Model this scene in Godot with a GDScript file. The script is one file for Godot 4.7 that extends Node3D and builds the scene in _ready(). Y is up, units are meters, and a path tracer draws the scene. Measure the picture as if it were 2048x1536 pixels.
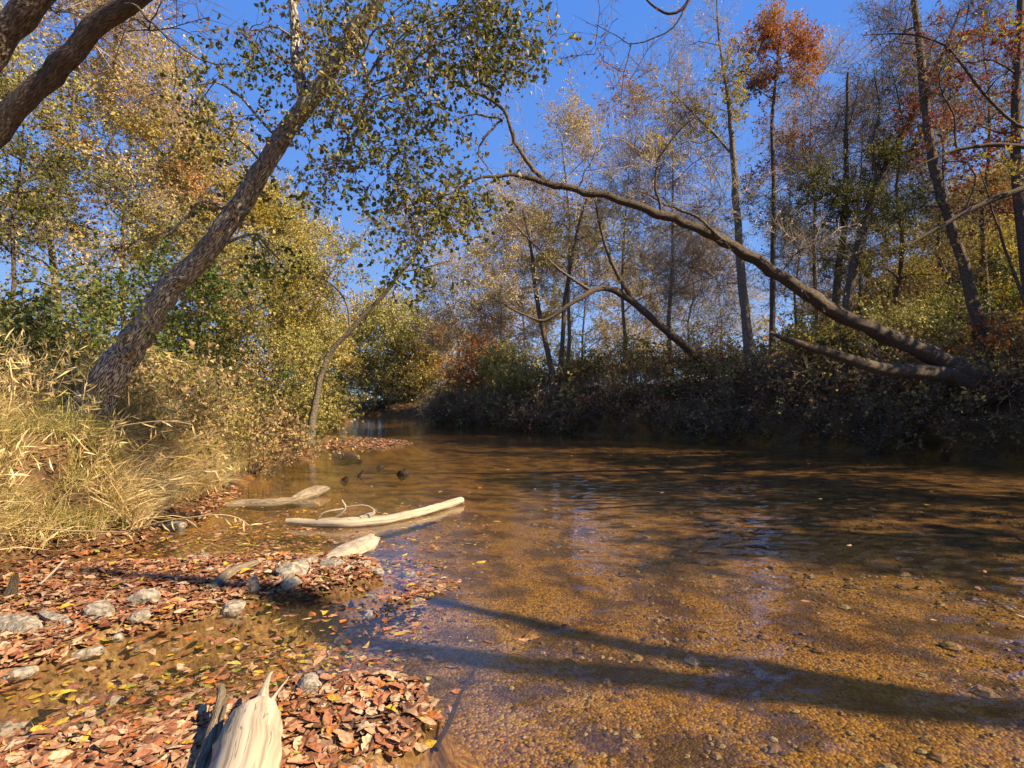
extends Node3D

# ---------------------------------------------------------------- state
var rng := RandomNumberGenerator.new()
var taken := {}
var M := {}
var sprays := {}
var tints := {}
var hills := FastNoiseLite.new()
var lumps := FastNoiseLite.new()

# palettes are linear base colours; the first entry is the twig
const PAL := {
	"olive": [Color(.15, .12, .085), Color(.22, .19, .05), Color(.30, .25, .07), Color(.14, .14, .04), Color(.37, .29, .09)],
	"olivedark": [Color(.14, .11, .08), Color(.10, .115, .03), Color(.15, .15, .04), Color(.20, .175, .045), Color(.08, .095, .026)],
	"gold": [Color(.28, .23, .16), Color(.52, .38, .08), Color(.43, .33, .09), Color(.34, .28, .08), Color(.55, .43, .14)],
	"goldgreen": [Color(.27, .23, .16), Color(.35, .32, .08), Color(.43, .37, .10), Color(.27, .26, .07), Color(.48, .40, .14)],
	"tan": [Color(.38, .31, .22), Color(.50, .38, .19), Color(.40, .30, .15), Color(.54, .41, .18), Color(.36, .29, .13)],
	"orange": [Color(.15, .10, .07), Color(.46, .17, .035), Color(.40, .13, .03), Color(.48, .25, .06), Color(.34, .12, .04)],
	"orangetan": [Color(.26, .20, .14), Color(.52, .27, .09), Color(.45, .28, .12), Color(.42, .31, .11), Color(.48, .22, .09)],
	"rust": [Color(.15, .11, .09), Color(.24, .10, .045), Color(.19, .08, .04), Color(.30, .14, .06), Color(.22, .13, .06)],
	"red": [Color(.10, .07, .06), Color(.30, .07, .045), Color(.23, .06, .04), Color(.32, .14, .06), Color(.22, .11, .055)],
	"yellow": [Color(.13, .10, .07), Color(.46, .36, .05), Color(.38, .31, .05), Color(.30, .28, .05), Color(.50, .36, .07)],
	"green": [Color(.10, .08, .05), Color(.075, .12, .025), Color(.11, .15, .035), Color(.16, .18, .04), Color(.06, .09, .02)],
	"straw": [Color(.56, .42, .20), Color(.66, .50, .24), Color(.56, .40, .18), Color(.72, .58, .32), Color(.44, .35, .12)],
	"strawgreen": [Color(.45, .36, .15), Color(.42, .36, .12), Color(.54, .42, .18), Color(.30, .30, .085), Color(.62, .49, .23)],
	"brownbrush": [Color(.20, .14, .09), Color(.29, .19, .09), Color(.36, .24, .11), Color(.21, .17, .07), Color(.42, .30, .14)],
}

# ---------------------------------------------------------------- ground shape
const LEFT_FOOT := [[-40.0, -7.0], [0.0, -5.6], [3.0, -5.0], [5.3, -4.35], [6.2, -4.05], [8.4, -4.5], [13.5, -6.0], [18.0, -7.8], [25.0, -10.4], [35.0, -11.3], [45.0, -13.0], [52.0, -16.5], [60.0, -28.0], [75.0, -60.0], [100.0, -130.0], [400.0, -900.0]]
const RIGHT_FOOT := [[-40.0, 12.0], [-6.0, 9.0], [0.0, 9.5], [4.0, 11.5], [8.0, 13.2], [14.0, 13.0], [22.0, 7.5], [27.0, 2.0], [35.0, -4.8], [45.0, -6.5], [52.0, -9.0], [60.0, -18.0], [75.0, -45.0], [100.0, -110.0], [400.0, -880.0]]

func along(table: Array, d: float) -> float:
	var n := table.size()
	if d <= table[0][0]:
		return table[0][1]
	for i in n - 1:
		if d < table[i + 1][0]:
			var t: float = (d - table[i][0]) / (table[i + 1][0] - table[i][0])
			return lerpf(table[i][1], table[i + 1][1], t)
	return table[n - 1][1]

func strip(x: float, d: float, a: Vector2, b: Vector2, r: float) -> float:
	# 1 inside a rounded strip, falling to 0 over its own width
	var p := Vector2(x, d)
	var ab := b - a
	var t := clampf((p - a).dot(ab) / ab.length_squared(), 0.0, 1.0)
	var q := p.distance_to(a + ab * t)
	return 1.0 - smoothstep(r * 0.75, r * 1.25, q)

func height(x: float, z: float) -> float:
	var d := -z
	var wob := hills.get_noise_2d(x * 2.2, z * 2.2)
	var l: float = along(LEFT_FOOT, d) - x + wob * 0.5
	var r: float = x - along(RIGHT_FOOT, d) + wob * 0.7
	var small := hills.get_noise_2d(x * 14.0, z * 14.0)
	if l > 0.0 and r < 0.0:
		return 0.05 + smoothstep(0.0, 1.25, l) * 1.2 + smoothstep(1.0, 9.0, l) * 0.4 + wob * 0.12 * smoothstep(0.5, 3.0, l) + small * 0.04
	if r > 0.0:
		var hill := 21.0 * exp(-(Vector2(x - 64.0, d - 52.0).length_squared()) / 760.0)
		var lip := hills.get_noise_2d(x * 5.0 + 40.0, z * 5.0)
		var tall := lerpf(2.2, 1.1, smoothstep(22.0, 36.0, d)) * (1.0 + 0.55 * lip)
		return -0.05 + smoothstep(0.0, 1.7 + 0.8 * lip, r) * tall + (2.35 - tall) * smoothstep(1.5, 5.0, r) * smoothstep(40.0, 25.0, d) + smoothstep(1.5, 12.0, r) * 0.4 + hill + wob * 0.25 * smoothstep(0.5, 3.0, r) + small * 0.05
	var across := clampf(-l / maxf(-l - r, 0.1), 0.0, 1.0)
	var h := -0.07 - 0.30 * sin(PI * pow(across, 0.8)) + small * 0.03 + wob * 0.04
	h = lerpf(0.0, h, smoothstep(0.0, 0.5, -l) * 0.9 + 0.1)
	# leaf covered bars
	var rough := 0.02 + small * 0.035
	var bar := strip(x, d, Vector2(-4.6, 4.6), Vector2(-1.75, 5.0), 0.62)
	bar = maxf(bar, strip(x, d, Vector2(-3.6, 3.7), Vector2(-2.5, 4.4), 0.5))
	bar = maxf(bar, strip(x, d, Vector2(-4.2, 2.9), Vector2(-3.3, 3.6), 0.6))
	bar = maxf(bar, strip(x, d, Vector2(-2.6, 2.0), Vector2(-0.75, 2.75), 0.42))
	bar = maxf(bar, strip(x, d, Vector2(-2.2, 1.0), Vector2(-0.7, 1.6), 0.9))
	bar = maxf(bar, strip(x, d, Vector2(-5.2, 9.0), Vector2(-4.6, 7.4), 0.45))
	bar = maxf(bar, strip(x, d, Vector2(-9.5, 22.5), Vector2(-5.6, 19.6), 2.3))
	bar = maxf(bar, strip(x, d, Vector2(-7.6, 15.5), Vector2(-6.0, 15.0), 0.8))
	h = lerpf(h, 0.05 + rough, bar)
	return h

func ground_at(p: Vector3) -> Vector3:
	return Vector3(p.x, height(p.x, p.z), p.z)

# ---------------------------------------------------------------- naming
func numbered(called: String) -> String:
	taken[called] = taken.get(called, -1) + 1
	return called if taken[called] == 0 else "%s_%03d" % [called, taken[called]]

func tag(o: Node, label: String, category: String, group := "", kind := "") -> Node:
	o.set_meta("label", label)
	if category:
		o.set_meta("category", category)
	if group:
		o.set_meta("group", group)
	if kind:
		o.set_meta("kind", kind)
	return o

func thing(called: String, label: String, category: String, where: Vector3, group := "") -> Node3D:
	var o := Node3D.new()
	o.name = numbered(called)
	add_child(o)
	o.position = where
	tag(o, label, category, group)
	return o

func part(called: String, mesh: Mesh, mat: Material, parent: Node3D, offset := Vector3.ZERO) -> MeshInstance3D:
	var o := MeshInstance3D.new()
	o.name = called if parent != self else numbered(called)
	o.mesh = mesh
	o.material_override = mat
	parent.add_child(o, true)
	o.position = offset
	return o

# ---------------------------------------------------------------- mesh bags
class Bag:
	var v := PackedVector3Array()
	var n := PackedVector3Array()
	var uv := PackedVector2Array()
	var c := PackedColorArray()
	var i := PackedInt32Array()
	func mesh() -> ArrayMesh:
		var a := []
		a.resize(Mesh.ARRAY_MAX)
		a[Mesh.ARRAY_VERTEX] = v
		if n.size():
			a[Mesh.ARRAY_NORMAL] = n
		if uv.size():
			a[Mesh.ARRAY_TEX_UV] = uv
		if c.size():
			a[Mesh.ARRAY_COLOR] = c
		if i.size():
			a[Mesh.ARRAY_INDEX] = i
		var m := ArrayMesh.new()
		m.add_surface_from_arrays(Mesh.PRIMITIVE_TRIANGLES, a)
		return m

func any_side(t: Vector3) -> Vector3:
	var s := t.cross(Vector3.UP)
	if s.length() < 0.1:
		s = t.cross(Vector3.RIGHT)
	return s.normalized()

func tube(b: Bag, pts: Array, rad: Array, seg: int, rough := 0.0) -> void:
	# a round, tapered sweep; rough swells and pinches the section like bark and knots
	var n := pts.size()
	var t: Vector3 = (pts[1] - pts[0]).normalized()
	var side := any_side(t)
	var run := 0.0
	var first := b.v.size()
	for k in n:
		if k > 0:
			run += pts[k].distance_to(pts[k - 1])
		var t2: Vector3 = (pts[mini(k + 1, n - 1)] - pts[maxi(k - 1, 0)]).normalized()
		side = (side - t2 * side.dot(t2)).normalized()
		var other := t2.cross(side)
		for s in seg + 1:
			var a := TAU * s / seg
			var dir := side * cos(a) + other * sin(a)
			var rr: float = rad[k]
			if rough > 0.0:
				var q: Vector3 = pts[k] * 2.2 + dir * 1.3
				rr *= 1.0 + rough * (lumps.get_noise_3dv(q) + 0.5 * lumps.get_noise_3d(q.x * 3.1, q.y * 3.1, q.z * 3.1))
			b.v.append(pts[k] + dir * rr)
			b.n.append(dir)
			b.uv.append(Vector2(float(s) / seg * maxf(1.0, roundf(TAU * rad[0] / 0.35)), run / 0.7))
	for k in n - 1:
		for s in seg:
			var p := first + k * (seg + 1) + s
			var q2 := p + seg + 1
			b.i.append_array(PackedInt32Array([p, q2, p + 1, p + 1, q2, q2 + 1]))
	if rad[n - 1] > 0.012:
		var e := b.v.size()
		var tip: Vector3 = (pts[n - 1] - pts[n - 2]).normalized()
		b.v.append(pts[n - 1] + tip * rad[n - 1] * 0.25)
		b.n.append(tip)
		b.uv.append(Vector2(0.5, run / 0.7))
		for s in seg:
			var p := first + (n - 1) * (seg + 1) + s
			b.i.append_array(PackedInt32Array([p, e, p + 1]))

func smooth_line(rows: Array, each: int, wobble: float) -> Array:
	# Catmull-Rom through [point, radius] rows
	var pts := []
	var rad := []
	var n := rows.size()
	for k in n - 1:
		var p0: Vector3 = rows[maxi(k - 1, 0)][0]
		var p1: Vector3 = rows[k][0]
		var p2: Vector3 = rows[k + 1][0]
		var p3: Vector3 = rows[mini(k + 2, n - 1)][0]
		for s in each:
			var t := float(s) / each
			var p := p1.cubic_interpolate(p2, p0, p3, t)
			var r := lerpf(rows[k][1], rows[k + 1][1], t)
			if k + s > 0:
				p += Vector3(lumps.get_noise_3dv(p * 1.9), lumps.get_noise_3dv(p * 1.9 + Vector3(40, 0, 0)), lumps.get_noise_3dv(p * 1.9 + Vector3(0, 40, 0))) * wobble
			pts.append(p)
			rad.append(r)
	pts.append(rows[n - 1][0])
	rad.append(rows[n - 1][1])
	return [pts, rad]

# ---------------------------------------------------------------- leaf sprays
func ball(r: RandomNumberGenerator) -> Vector3:
	return Vector3(r.randfn(), r.randfn(), r.randfn()).normalized()

func leaf_shape(v: PackedVector3Array, at: Vector3, dir: Vector3, face: Vector3, ll: float, lw: float, shape: int) -> int:
	var s := dir.cross(face).normalized()
	var f := s.cross(dir).normalized()
	var tip := at + dir * ll - f * ll * 0.12
	if shape == 3:
		v.append_array(PackedVector3Array([at + dir * ll * 0.2 + s * lw * 1.25, tip, at + dir * ll * 0.1 - s * lw * 1.1]))
		return 3
	if shape == 0:
		var l := at + dir * ll * 0.45 + s * lw + f * lw * 0.4
		var r := at + dir * ll * 0.45 - s * lw + f * lw * 0.4
		v.append_array(PackedVector3Array([at, l, tip, at, tip, r]))
		return 6
	if shape == 1:
		var l := at + dir * ll * 0.28 + s * lw + f * lw * 0.35
		var r := at + dir * ll * 0.28 - s * lw + f * lw * 0.35
		var l2 := at + dir * ll * 0.66 + s * lw * 0.78 + f * lw * 0.25
		var r2 := at + dir * ll * 0.66 - s * lw * 0.78 + f * lw * 0.25
		v.append_array(PackedVector3Array([at, l, l2, at, l2, tip, at, tip, r2, at, r2, r]))
		return 12
	# lobed leaf, a fan of five points round its heart
	var heart := at + dir * ll * 0.42
	var rim: Array[Vector3] = []
	var reach := [0.42, 0.30, 0.52, 0.34, 0.62, 0.34, 0.52, 0.30, 0.42, 0.22]
	for k in 10:
		var a := (k - 4) * TAU / 10.0
		rim.append(heart + dir * cos(a) * ll * reach[k] + s * sin(a) * lw * 1.9 * reach[k] + f * (0.10 * ll * absf(sin(a)) + (0.05 * ll if k % 2 else -0.03 * ll)))
	for k in 10:
		v.append_array(PackedVector3Array([heart, rim[k], rim[(k + 1) % 10]]))
	return 30

func ribbon(v: PackedVector3Array, a: Vector3, b: Vector3, ra: float, rb: float) -> int:
	var s := any_side((b - a).normalized()).rotated((b - a).normalized(), a.x * 40.0 + b.z * 31.0)
	v.append_array(PackedVector3Array([a - s * ra, b, a + s * ra]))
	return 3

func twig(v: PackedVector3Array, a: Vector3, b: Vector3, ra: float, rb: float, full: bool) -> int:
	return prism(v, a, b, ra, rb) if full else ribbon(v, a, b, ra * 1.3, rb)

func prism(v: PackedVector3Array, a: Vector3, b: Vector3, ra: float, rb: float) -> int:
	var t := (b - a).normalized()
	var s := any_side(t)
	var o := t.cross(s)
	for k in 3:
		var d0 := s * cos(TAU * k / 3) + o * sin(TAU * k / 3)
		var d1 := s * cos(TAU * (k + 1) / 3) + o * sin(TAU * (k + 1) / 3)
		v.append_array(PackedVector3Array([a + d0 * ra, b + d0 * rb, b + d1 * rb, a + d0 * ra, b + d1 * rb, a + d1 * ra]))
	return 18

# kind: [length, leaves, leaf length, leaf half width, shape, side twigs, twig radius, droop]
const KINDS := {
	"broad": [0.50, 15, 0.056, 0.020, 1, 5, 0.0022, 0.55],
	"mid": [0.62, 28, 0.082, 0.028, 0, 6, 0.004, 0.2],
	"fine": [0.70, 50, 0.066, 0.023, 3, 8, 0.004, 0.2],
	"lance": [0.62, 24, 0.14, 0.020, 0, 5, 0.004, 0.9],
	"bare": [0.95, 8, 0.06, 0.02, 3, 18, 0.0062, 0.2],
	"twiggy": [0.78, 30, 0.064, 0.023, 3, 13, 0.0045, 0.2],
	"far": [1.5, 60, 0.17, 0.062, 3, 7, 0.011, 0.2],
	"fartwig": [1.5, 52, 0.135, 0.047, 3, 15, 0.010, 0.2],
	"lobed": [0.55, 12, 0.09, 0.040, 2, 4, 0.003, 0.4],
	"cane": [0.75, 13, 0.16, 0.007, 1, 3, 0.003, 0.35],
	"ivy": [0.32, 13, 0.075, 0.030, 0, 3, 0.003, 0.3],
}

func make_spray(kind: String, sd: int) -> Dictionary:
	var k: Array = KINDS[kind]
	var r := RandomNumberGenerator.new()
	r.seed = hash(kind) + sd * 77
	var v := PackedVector3Array()
	var ids := PackedInt32Array()
	var L: float = k[0]
	var w: float = k[6]
	var twigs := []
	var bend := Vector3(r.randf_range(-.16, .16), 0, r.randf_range(-.16, .16)) * L
	var p0 := Vector3.ZERO
	var p1 := Vector3(0, L * 0.5, 0) + bend
	var p2 := Vector3(0, L, 0)
	twigs.append([p0, p1])
	twigs.append([p1, p2])
	var full: bool = kind in ["broad", "lobed", "cane"]
	ids.resize(ids.size() + prism(v, p0, p1, w, w * 0.75))
	ids.resize(ids.size() + twig(v, p1, p2, w * 0.75, w * 0.35, full))
	for q in k[5]:
		var t := r.randf_range(0.12, 0.95)
		var from: Vector3 = p0.lerp(p1, t * 2) if t < 0.5 else p1.lerp(p2, t * 2 - 1)
		var out := (ball(r) * Vector3(1, 0.35, 1) + Vector3(0, 0.65, 0)).normalized()
		var to := from + out * L * r.randf_range(0.25, 0.55) * (1.15 - t * 0.5)
		twigs.append([from, to])
		ids.resize(ids.size() + twig(v, from, to, w * 0.6, w * 0.25, full))
	for q in ids.size():
		ids[q] = -1
	for q in k[1]:
		var tw: Array = twigs[r.randi() % twigs.size()]
		var at: Vector3 = tw[0].lerp(tw[1], sqrt(r.randf()))
		var dir: Vector3 = (ball(r) + (tw[1] - tw[0]).normalized() * 0.5 + Vector3(0, -0.15, 0)).normalized()
		var size := r.randf_range(0.6, 1.2)
		var cnt := leaf_shape(v, at, dir, ball(r), k[2] * size, k[3] * size, k[4])
		for j in cnt:
			ids.append(q)
	return {"v": v, "ids": ids, "n": k[1], "tip": p2}

func spray_of(kind: String) -> Array:
	if not sprays.has(kind):
		var a := []
		for q in 5:
			a.append(make_spray(kind, q))
		sprays[kind] = a
	return sprays[kind]

func tint_of(kind: String, which: int, pal: String, q: int) -> PackedColorArray:
	var key := "%s|%d|%s|%d" % [kind, which, pal, q]
	if not tints.has(key):
		var r := RandomNumberGenerator.new()
		r.seed = hash(key)
		var s: Dictionary = spray_of(kind)[which]
		var colors: Array = PAL[pal]
		var twig: Color = colors[0] * r.randf_range(0.75, 1.25)
		var main: Color = colors[1 + r.randi() % 4]
		var per: Array[Color] = []
		for j in s.n:
			var c: Color = main if r.randf() < 0.5 else colors[1 + r.randi() % 4]
			c = c * r.randf_range(0.75, 1.25)
			per.append(Color(c.r, c.g, c.b))
		var out := PackedColorArray()
		out.resize(s.ids.size())
		for j in s.ids.size():
			out[j] = per[s.ids[j]] if s.ids[j] >= 0 else Color(twig.r, twig.g, twig.b)
		tints[key] = out
	return tints[key]

func put_spray(b: Bag, kind: String, pal: String, at: Vector3, dir: Vector3, size: float) -> Vector3:
	var y := dir.normalized()
	var x := any_side(y).rotated(y, rng.randf() * TAU)
	var basis := Basis(x, y, x.cross(y)).scaled_local(Vector3.ONE * size)
	var xf := Transform3D(basis, at)
	var which := rng.randi() % 5
	var s: Dictionary = spray_of(kind)[which]
	b.v.append_array(xf * (s.v as PackedVector3Array))
	b.c.append_array(tint_of(kind, which, pal, rng.randi() % 4))
	return xf * (s.tip as Vector3)

# ---------------------------------------------------------------- trees
func nearest_on(sk: Array, p: Vector3) -> int:
	var best := 0
	var bd := 1e9
	for k in sk.size():
		var q: float = sk[k][0].distance_to(p) + maxf(0.0, sk[k][0].y - p.y) * 0.5
		if q < bd:
			bd = q
			best = k
	return best

func limb(b: Bag, a: Vector3, z: Vector3, ra: float, rz: float, rise: float, seg: int, steps: int) -> Array:
	var pts := []
	var rad := []
	var len := a.distance_to(z)
	var w1 := ball(rng) * len * 0.06
	for k in steps + 1:
		var t := float(k) / steps
		var p := a.lerp(z, t) + Vector3(0, rise * len * sin(PI * t), 0)
		if k > 0 and k < steps:
			p += w1 * sin(TAU * t) + ball(rng) * len * 0.025
		pts.append(p)
		rad.append(lerpf(ra, rz, pow(t, 0.8)))
	tube(b, pts, rad, seg)
	return pts

# a blob is [centre, radii, twig count, sprays per twig, kind, palette, size]
func foliage(sk: Array, blobs: Array, wood: Bag, crown: Bag, hang := 0.0) -> Array:
	var tips := []
	for bl in blobs:
		var c: Vector3 = bl[0]
		var rr: Vector3 = bl[1]
		var k := nearest_on(sk, c)
		var from: Vector3 = sk[k][0]
		var len := from.distance_to(c)
		var ra: float = minf(sk[k][1] * 0.6, 0.012 + len * 0.012)
		var pts := limb(wood, from, c, ra, ra * 0.4, 0.10 if hang < 0.3 else 0.18, 5, 6)
		for q in bl[2]:
			var target := c + ball(rng) * rr * pow(rng.randf(), 0.4)
			target.y -= hang * rr.y * 0.3
			var start: Vector3 = pts[clampi(6 - int(rng.randf() * rng.randf() * 5.0), 2, 6)]
			var tl := start.distance_to(target)
			var tp := limb(wood, start, target, minf(ra * 0.45, 0.006 + tl * 0.006), 0.004, 0.08, 3, 4)
			for s in bl[3]:
				var t: float = 0.25 + 0.75 * (s + rng.randf()) / bl[3]
				var f: float = t * 4.0
				var i := mini(int(f), 3)
				var at: Vector3 = tp[i].lerp(tp[i + 1], f - i)
				var dir: Vector3 = (tp[i + 1] - tp[i]).normalized() * 0.8 + ball(rng) * 0.8 + Vector3(0, 0.25 - hang, 0)
				tips.append(put_spray(crown, bl[4], bl[5], at, dir, bl[6] * rng.randf_range(0.75, 1.25)))
	return tips

func tree(called: String, label: String, group: String, stems: Array, blobs: Array, bark: String, opt := {}) -> Node3D:
	var base: Vector3 = stems[0][0][0]
	var g := height(base.x, base.z)
	var rows0: Array = stems[0].duplicate()
	if base.y > g - 0.1:
		rows0.push_front([Vector3(base.x, g - 0.3, base.z), rows0[0][1] * 1.25])
	base = Vector3(base.x, g, base.z)
	var root := thing(called, label, "tree", base, group)
	var sk := []
	var seg: int = opt.get("seg", 10)
	var wood := Bag.new()
	for k in stems.size():
		var line := smooth_line(rows0 if k == 0 else stems[k], opt.get("each", 4), opt.get("wobble", 0.05))
		for j in line[1].size():
			line[1][j] *= opt.get("thick", 0.62)
		var b := Bag.new()
		tube(b, line[0], line[1], seg if k == 0 else maxi(6, seg - 4), opt.get("rough", 0.12))
		part("trunk" if k == 0 else "limb", b.mesh(), M[bark], root, -base)
		for j in line[0].size():
			if line[0][j].y > opt.get("low", g + 1.2):
				sk.append([line[0][j], line[1][j]])
	var crown := Bag.new()
	var tips := foliage(sk, blobs, wood, crown, opt.get("hang", 0.0))
	for e in opt.get("vines", []):      # [palette, count, kind, size, reach]
		for q in e[1]:
			var s: Array = sk[int(rng.randf() * sk.size())]
			var out := ball(rng)
			put_spray(crown, e[2], e[0], s[0] + out * s[1] * 0.9, out + Vector3(0, -0.3, 0), e[3] * rng.randf_range(0.6, 1.3))
	if wood.v.size():
		part("branches", wood.mesh(), M[opt.get("twigs", bark)], root, -base).set_meta("kind", "stuff")
	if crown.v.size():
		var cr := part("crown", crown.mesh(), M.leaf, root, -base)
		cr.set_meta("kind", "stuff")
		root.set_meta("tips", tips)
	return root

# a free-standing tree grown from numbers: height, crown radius, lean, crown start
func grown(called: String, label: String, group: String, at: Vector3, H: float, R: float, kind: String, pal: String, bark: String, many: int, per: int, size: float, lean := Vector3.ZERO, start := 0.3, pal2 := "") -> Node3D:
	var g := ground_at(at)
	var rad := 0.02 + H * 0.012
	var rows := []
	for k in 6:
		var t := k / 5.0
		var p := g + Vector3(0, H * 0.92 * t, 0) + lean * H * t * t + Vector3(rng.randf_range(-.02, .02), 0, rng.randf_range(-.02, .02)) * H * (0.0 if k == 0 else 1.0)
		rows.append([p, rad * (1.0 - 0.86 * t)])
	var blobs := []
	for k in many:
		var t := lerpf(start, 1.0, (k + 0.5) / many)
		var c: Vector3 = g + Vector3(0, H * t, 0) + lean * H * t * t
		var a := k * 2.4 + rng.randf()
		var spread := R * (0.75 if t < 0.85 else 0.35) * sqrt(maxf(0.15, 1.0 - pow(absf(t - 0.5) * 1.5, 2.0)))
		c += Vector3(cos(a), 0, sin(a)) * spread * rng.randf_range(0.5, 1.0)
		var rr := R * rng.randf_range(0.38, 0.55)
		blobs.append([c, Vector3(rr, rr * 0.75, rr), 7, per, kind, pal2 if pal2 and rng.randf() < 0.4 else pal, size])
	return tree(called, label, group, [rows], blobs, bark, {"seg": 7, "each": 2, "low": g.y + H * start * 0.4})

func shrub(called: String, label: String, group: String, at: Vector3, H: float, R: float, kind: String, pal: String, stems: int, per: int, size: float, pal2 := "") -> Node3D:
	var g := ground_at(at)
	var root := thing(called, label, "shrub", g, group)
	var wood := Bag.new()
	var leaves := Bag.new()
	for k in stems:
		var a := rng.randf() * TAU
		var out := pow(rng.randf(), 0.6)
		var foot := g + Vector3(cos(a), 0, sin(a)) * R * 0.25 * out
		foot.y = height(foot.x, foot.z) - 0.05
		var top := g + Vector3(cos(a) * R * out, H * (1.0 - 0.55 * out * out) * rng.randf_range(0.65, 1.0), sin(a) * R * out)
		var pts := limb(wood, foot, top, 0.008 + H * 0.004, 0.004, 0.12, 4, 5)
		for s in per:
			var t := 0.2 + 0.8 * (s + rng.randf()) / per
			var i := mini(int(t * 5.0), 4)
			var p: Vector3 = pts[i].lerp(pts[i + 1], t * 5.0 - i)
			put_spray(leaves, kind, pal2 if pal2 and rng.randf() < 0.4 else pal, p, ball(rng) + Vector3(0, 0.4, 0) + (top - foot).normalized() * 0.4, size * rng.randf_range(0.7, 1.3))
	part("stems", wood.mesh(), M.barkgrey, root, -g).set_meta("kind", "stuff")
	part("foliage", leaves.mesh(), M.leaf, root, -g).set_meta("kind", "stuff")
	return root

# ---------------------------------------------------------------- materials
func noise_tex(size: int, freq: float, ramp: Array, kind := FastNoiseLite.TYPE_SIMPLEX, sd := 1, cell := FastNoiseLite.RETURN_CELL_VALUE, octaves := 4) -> NoiseTexture2D:
	var n := FastNoiseLite.new()
	n.seed = sd
	n.noise_type = kind
	n.frequency = freq
	n.fractal_octaves = octaves
	n.fractal_type = FastNoiseLite.FRACTAL_FBM if octaves > 1 else FastNoiseLite.FRACTAL_NONE
	n.cellular_return_type = cell
	n.cellular_jitter = 1.0
	var t := NoiseTexture2D.new()
	t.width = size
	t.height = size
	t.seamless = true
	t.noise = n
	if ramp:
		var g := Gradient.new()
		g.offsets = PackedFloat32Array()
		g.colors = PackedColorArray()
		for e in ramp:
			g.add_point(e[0], e[1])
		while g.get_point_count() > ramp.size():
			g.remove_point(0)
		t.color_ramp = g
	return t

func ridged(size: int, freq: float, ramp: Array, sd: int) -> NoiseTexture2D:
	var t := noise_tex(size, freq, ramp, FastNoiseLite.TYPE_SIMPLEX, sd, FastNoiseLite.RETURN_CELL_VALUE, 4)
	t.noise.fractal_type = FastNoiseLite.FRACTAL_RIDGED
	return t

func lin(r: float, g: float, b: float) -> Color:
	return Color(r, g, b).linear_to_srgb()

func stain(base: Color, tex: Texture2D, scale: Vector3, bump: Texture2D, deep: float, rough := 0.85, world := false) -> StandardMaterial3D:
	var m := StandardMaterial3D.new()
	m.albedo_color = base
	m.albedo_texture = tex
	m.roughness = rough
	m.metallic_specular = 0.35
	m.uv1_scale = scale
	m.uv1_triplanar = world
	m.uv1_world_triplanar = world
	if bump:
		m.heightmap_enabled = true
		m.heightmap_texture = bump
		m.heightmap_scale = deep
	return m

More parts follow.
